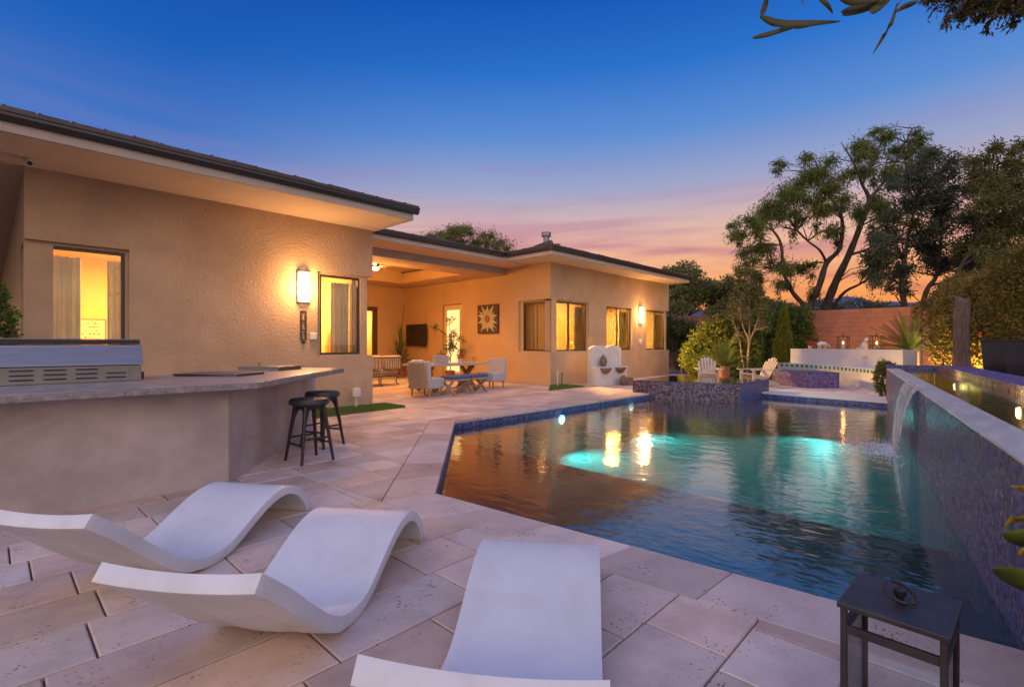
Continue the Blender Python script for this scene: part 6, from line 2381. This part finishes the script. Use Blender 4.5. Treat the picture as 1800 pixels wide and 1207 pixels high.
# weathered wooden column and dark planters beyond the basin
c = site(1691, 640, 12.3)
t = thing('wooden_column', 'tall weathered driftwood column standing beyond the raised basin', 'column', (c.x, c.y, 0))
q = MB()
n = 18
for j in range(15):
    z = 2.42 * j / 14
    for i in range(n):
        a = 2 * math.pi * i / n
        r = .155 * (1 + .16 * math.sin(3 * a + j * .35) + .08 * math.sin(7 * a - j * .8) + .05 * math.sin(j * 1.7)) * (1.05 - .16 * j / 14)
        zz_ = z + (.10 * math.cos(a - 1) if j == 14 else 0)
        q.v.append((r * math.cos(a), r * math.sin(a), zz_))
for j in range(14):
    for i in range(n):
        q.f.append((j * n + i, j * n + (i + 1) % n, (j + 1) * n + (i + 1) % n, (j + 1) * n + i))
q.f += [tuple(range(n - 1, -1, -1)), tuple(range(14 * n, 15 * n))]
q.build('shaft', M['stump'], t, smooth=True)
for k, (x, d, lab) in enumerate(((1762, 9.9, 'tall square dark glazed planter beyond the raised basin'), (1806, 9.2, 'dark glazed planter at the right edge of the photo'))):
    c = site(x, 640, d)
    t = thing('planter', lab, 'planter', (c.x, c.y, 0), R(-20), 'dark glazed planters')
    q = MB()
    for (h, w) in ((0, .17), (1.36, .25), (1.40, .265), (1.40, .225), (1.30, .21)):
        q.v += [(-w, -w, h), (w, -w, h), (w, w, h), (-w, w, h)]
    for j in range(4):
        q.f += [(4 * j + i, 4 * j + (i + 1) % 4, 4 * j + 4 + (i + 1) % 4, 4 * j + 4 + i) for i in range(4)]
    q.f += [(3, 2, 1, 0), (16, 17, 18, 19)]
    q.build('body', M['pot_dark'], t, bevel=.012)

# brush and an agave on the rise beyond the wall
for (x, y, d, r_, lab) in ((1375, 545, 60, 1.6, 'pale desert brush beyond the wall left of the forked trunks'), (1440, 540, 58, 1.6, 'pale desert brush seen between the forked trunks'), (1510, 540, 62, 2.0, 'pale desert brush seen right of the forked trunks'), (1560, 548, 55, 1.5, 'pale desert brush seen under the dark tree'), (1340, 540, 52, 1.7, 'pale desert brush left of the bare trunk')):
    c = site(x, y, d)
    shrub('desert_brush', lab, 'shrub', (c.x, c.y, 0), [((c.x, c.y, c.z - .6), (r_ * 1.6, r_ * 1.4, r_ * .9)), ((c.x + 1.2, c.y - 1.2, c.z - .9), (r_ * 1.3, r_, r_ * .8))] + [((c.x, c.y, z_), (r_ * 1.2, r_ * 1.2, 1.2)) for z_ in (1.0, 2.4)], 3600, .42, .12, LM['brush'], stems=3, group='brush beyond the wall')
c = site(1553, 555, 33)
t = thing('agave', 'spiky agave rosette showing above the end wall', 'agave', (c.x, c.y, c.z - .7))
for k in range(34):
    a, el = k * 2.4, R(12 + 70 * (k / 34))
    d_ = Vector((math.cos(a) * math.cos(el), math.sin(a) * math.cos(el), math.sin(el)))
    s_ = Vector((-math.sin(a), math.cos(a), 0)) * .05
    MB().add([-s_, s_, d_ * .6 + s_ * .9, d_ * 1.35, d_ * .6 - s_ * .9], [(0, 1, 2, 4), (4, 2, 3)]).build('leaf', LM['dark'], t)
tag(MB().lathe([(.9, -4.5), (.7, -.6), (.25, -.05), (.0, .0)], 14).build('agave_mound', M['earth'], loc=(c.x, c.y, c.z - .7)), 'earth mound under the agave behind the wall', 'mound')
setkind(bpy.data.objects['agave_mound'], 'structure')

# plant behind the grill at the left edge
c = site(6, 575, 6.2)
shrub('potted_shrub', 'dark green shrub behind the grill at the left edge', 'shrub', (c.x, c.y, 0), [((c.x, c.y, 1.25), (.16, .16, .28)), ((c.x - .05, c.y, 1.6), (.17, .17, .24)), ((c.x - .08, c.y, 1.9), (.12, .12, .16))], 1500, .06, .035, LM['ivy'], stems=3)

# plants inside the patio
c = Vector((11.35, 16.9, 0))
t = thing('patio_plant', 'spiky potted plant in the patio corner behind the sofa', 'plant', c)
MB().lathe([(.0, 0), (.18, 0), (.24, .40), (.26, .44), (.22, .44), (.0, .40)], 16).build('pot', M['terracotta'], t, smooth=True)
for k in range(90):
    a, el = random.uniform(0, 6.28), R(random.uniform(5, 88))
    L_ = random.uniform(.55, 1.05)
    z0 = .55 + .9 * random.random() * (el / 1.5)
    d_ = Vector((math.cos(a) * math.cos(el), math.sin(a) * math.cos(el), math.sin(el)))
    s_ = Vector((-math.sin(a), math.cos(a), 0)) * .022
    b0 = Vector((0, 0, z0))
    e = b0 + d_ * L_ + Vector((0, 0, -.25 * L_ * math.cos(el)))
    m_ = b0 + d_ * L_ * .55
    MB().add([b0 - s_ * .6, b0 + s_ * .6, m_ + s_, e, m_ - s_], [(0, 1, 2, 4), (4, 2, 3)]).build('leaf', LM['sago'], t)
MB().tube([(0, 0, .38), (.02, .0, 1.2), (.16, .0, 2.9)], [.03, .022, .008], 6).build('stem', M['bark'], t)
c = Vector((11.75, 14.3, 0))
pr_ = np.random.default_rng(3)
tree('indoor_tree', 'thin leafy potted tree in front of the pale patio door', 'plant', tuple(c), [([c, c + Vector((.02, 0, .8)), c + Vector((-.03, .03, 1.6)), c + Vector((.02, -.02, 2.35))], .022, .006), ([c + Vector((0, 0, .7)), c + Vector((.02, .22, 1.2)), c + Vector((.03, .30, 1.7))], .014, .005), ([c + Vector((0, 0, .8)), c + Vector((.05, -.25, 1.25)), c + Vector((.03, -.4, 1.5))], .014, .005)],
     [((c.x, c.y + pr_.normal() * .26, z), (.15, .17, .15)) for z in (.9, 1.05, 1.1, 1.2, 1.3, 1.4, 1.5, 1.6, 1.75, 1.95, 2.2)], 700, .085, .032, LM['ivy'], rng=pr_, shell=.2)
tag(MB().lathe([(.0, 0), (.15, 0), (.19, .34), (.17, .36), (.0, .33)], 16).build('plant_pot', M['terracotta'], smooth=True, loc=tuple(c + Vector((0, 0, .001)))), 'pot of the thin tree in front of the pale patio door', 'pot')

# leaves of nearer plants that reach into the frame


def blade(pts, w, m, name, parent, n=9):
    """long leaf along a spine of world points, folded a little at its rib"""
    pts = [Vector(p) for p in pts]
    q = MB()
    fine = []
    for i in range(len(pts) - 1):
        a, b_, c, d_ = pts[max(i - 1, 0)], pts[i], pts[i + 1], pts[min(i + 2, len(pts) - 1)]
        for j in range(n):
            u = j / n
            fine.append(.5 * ((2 * b_) + (-a + c) * u + (2 * a - 5 * b_ + 4 * c - d_) * u * u + (-a + 3 * b_ - 3 * c + d_) * u ** 3))
    fine.append(pts[-1])
    k = len(fine) - 1
    h = R(HEAD)
    view = Vector((math.cos(h), math.sin(h), .25)).normalized()
    for i, p in enumerate(fine):
        tn = (fine[min(i + 1, k)] - fine[max(i - 1, 0)]).normalized()
        s_ = tn.cross(view).normalized()
        s_ = (s_ + view * .35).normalized()
        nn_ = s_.cross(tn)
        ww = w * (math.sin(math.pi * (.04 + .96 * i / k) ** .8) ** .8 + .02)
        q.v += [tuple(p - s_ * ww + nn_ * ww * .25), tuple(p), tuple(p + s_ * ww + nn_ * ww * .25)]
    for i in range(k):
        o = 3 * i
        q.f += [(o, o + 1, o + 4, o + 3), (o + 1, o + 2, o + 5, o + 4)]
    o = q.build(name, m, parent, smooth=True)
    s2 = o.modifiers.new('blade', 'SOLIDIFY')
    s2.thickness = .0012
    return o


dB = 2.3
t = thing('overhanging_branch', 'dark branch with a few long leaves hanging in at the top right', 'branch', (0, 0, 0))
tb_ = Vector(basin(1.0, 1.75, -.05))
tp_ = tb_ + Vector((-.05, .10, 4.15))
MB().tube([tb_, tb_ + Vector((.06, -.04, 1.5)), tb_ + Vector((.0, .05, 3.0)), tp_], [.13, .11, .085, .06], 10).build('trunk', M['bark'], t, smooth=True)
MB().tube([tp_, Vector(S(1700, -330, 2.5)), Vector(S(1450, -270, 2.4)), Vector(S(1318, -160, dB))], [.055, .035, .022, .012], 8).build('limb', M['bark'], t, smooth=True)
tw = [S(1318, -160, dB), S(1350, -60, dB), S(1345, 5, dB), S(1338, 28, dB)]
MB().tube(tw, [.012, .009, .006, .004], 6).build('twig', M['bark'], t)
MB().tube([S(1318, -160, dB), S(1480, -60, dB + .1), S(1600, -20, dB + .15), S(1578, 10, dB + .15)], [.012, .009, .006, .003], 6).build('twig', M['bark'], t)
for pts, w in (([(1336, 28), (1360, 38), (1400, 42), (1430, 40), (1478, 38)], .022), ([(1323, 67), (1350, 60), (1385, 50), (1412, 44)], .012), ([(1338, 26), (1345, 10), (1350, -20)], .012), ([(1336, 28), (1352, 33), (1372, 38)], .013),
               ([(1578, 6), (1568, 40), (1553, 65), (1534, 96)], .012), ([(1480, 24), (1510, 14), (1540, 4), (1565, -8)], .026), ([(1530, 22), (1548, 8), (1572, -10)], .020), ([(1438, -6), (1455, 8), (1464, 24)], .014), ([(1612, 4), (1590, 12), (1574, 22)], .012), ([(1408, -12), (1410, 2), (1413, 10)], .005), ([(1475, -16), (1500, -2), (1560, -4)], .03)):
    blade([S(x, y, dB + .05 * math.sin(x)) for x, y in pts], w, LM['olivebr'], 'leaf', t)
fr_ = np.random.default_rng(12)
dF = 4.6
cl = [clump(x, y, dF + fr_.normal() * .1, r_, r_ * .8) for x, y, r_ in ((1680, -10, 26), (1710, 8, 22), (1740, -5, 26), (1690, 25, 12), (1725, 30, 10), (1775, 5, 22), (1800, 15, 18), (1640, -8, 14), (1665, 40, 6), (1735, 55, 5), (1780, 40, 8))]
tree('leafy_branch', 'fine leaved branch at the top right corner of the sky', 'branch', S(1850, -120, dF), [([tuple(tp_), S(2050, -330, 3.4), S(1850, -120, dF), S(1790, -60, dF), S(1720, -30, dF), S(1660, -10, dF)], .02, .006), ([S(1790, -60, dF), S(1780, -10, dF), S(1760, 20, dF)], .01, .004)], cl, 2600, .055, .018, LM['olivebr'], droop=.6, rng=fr_, shell=.0, lump=.5)
c = Vector((1.50, -.22, 0))
t = thing('glossy_plant', 'glossy green and yellow leaves at the right edge over the mosaic wall', 'plant', c)
loc = lambda x, y, d: site(x, y, d) - c
MB().lathe([(.0, 0), (.10, 0), (.135, .30), (.12, .30), (.0, .27)], 18).build('pot', M['terracotta'], t, smooth=True)
MB().tube([(0, 0, .25), (.02, -.01, .6), loc(1865, 930, 1.1), loc(1850, 830, 1.1)], [.014, .011, .008, .005], 7).build('stem', M['bark'], t)
for pts, w, m_ in (([(1850, 930), (1815, 918), (1785, 914), (1766, 926)], .023, 'yellow'), ([(1870, 958), (1825, 952), (1790, 944), (1764, 937)], .029, 'big'), ([(1880, 1040), (1825, 1030), (1780, 1012), (1747, 998)], .031, 'big'),
                   ([(1860, 865), (1820, 862), (1795, 858), (1776, 853)], .010, 'yellow'), ([(1860, 950), (1825, 965), (1800, 970), (1792, 978)], .018, 'yellow'), ([(1870, 1090), (1850, 1060), (1812, 1050)], .02, 'big'), ([(1865, 840), (1855, 800), (1830, 770)], .02, 'big')):
    blade([loc(x, y, 1.1 + .02 * math.sin(x * .1)) for x, y in pts], w, LM[m_], 'leaf', t)

# ------------------------------------------------------------------ garden uplights (the lamps whose glow shows on plants and wall)


def uplight(label, loc, target, energy, col, angle=80):
    t = thing('uplight', label, 'garden light', loc, 0, 'garden uplights')
    MB().lathe([(.0, 0), (.035, 0), (.035, .09), (.045, .10), (.045, .13), (.0, .125)], 12).build('housing', M['black_metal'], t)
    spot_lamp('uplight_lamp', (0, 0, .16), Vector(target) - Vector(loc), energy, col, angle, .03, t)


c = site(1618, 640, 18.0)
uplight('uplight at the foot of the block wall behind the big sago palm', (c.x, c.y, .0), tuple(site(1622, 600, 21)), 620, (1, .50, .12), 120)
c = site(1268, 655, 18.2)
uplight('uplight behind the brown pot of the smaller sago palm', (c.x, c.y, .0), (c.x + .8, c.y + .2, 1.6), 200, (1, .55, .16), 110)
c = site(1741, 640, 12.5)
uplight('uplight under the golden bush beyond the basin', (c.x, c.y, .0), tuple(site(1742, 545, 13.4)), 900, (1, .62, .22), 100)
c = site(1664, 640, 15.2)
uplight('uplight in front of the rounded hedge left of the wooden column', (c.x, c.y, .0), tuple(site(1668, 545, 17.0)), 520, (1, .62, .22), 120)
c = site(1255, 655, 17.9)
uplight('uplight in front of the bright green shrub', (c.x - .4, c.y + .3, .0), tuple(site(1262, 590, 19.4)), 170, (1, .75, .3), 90)
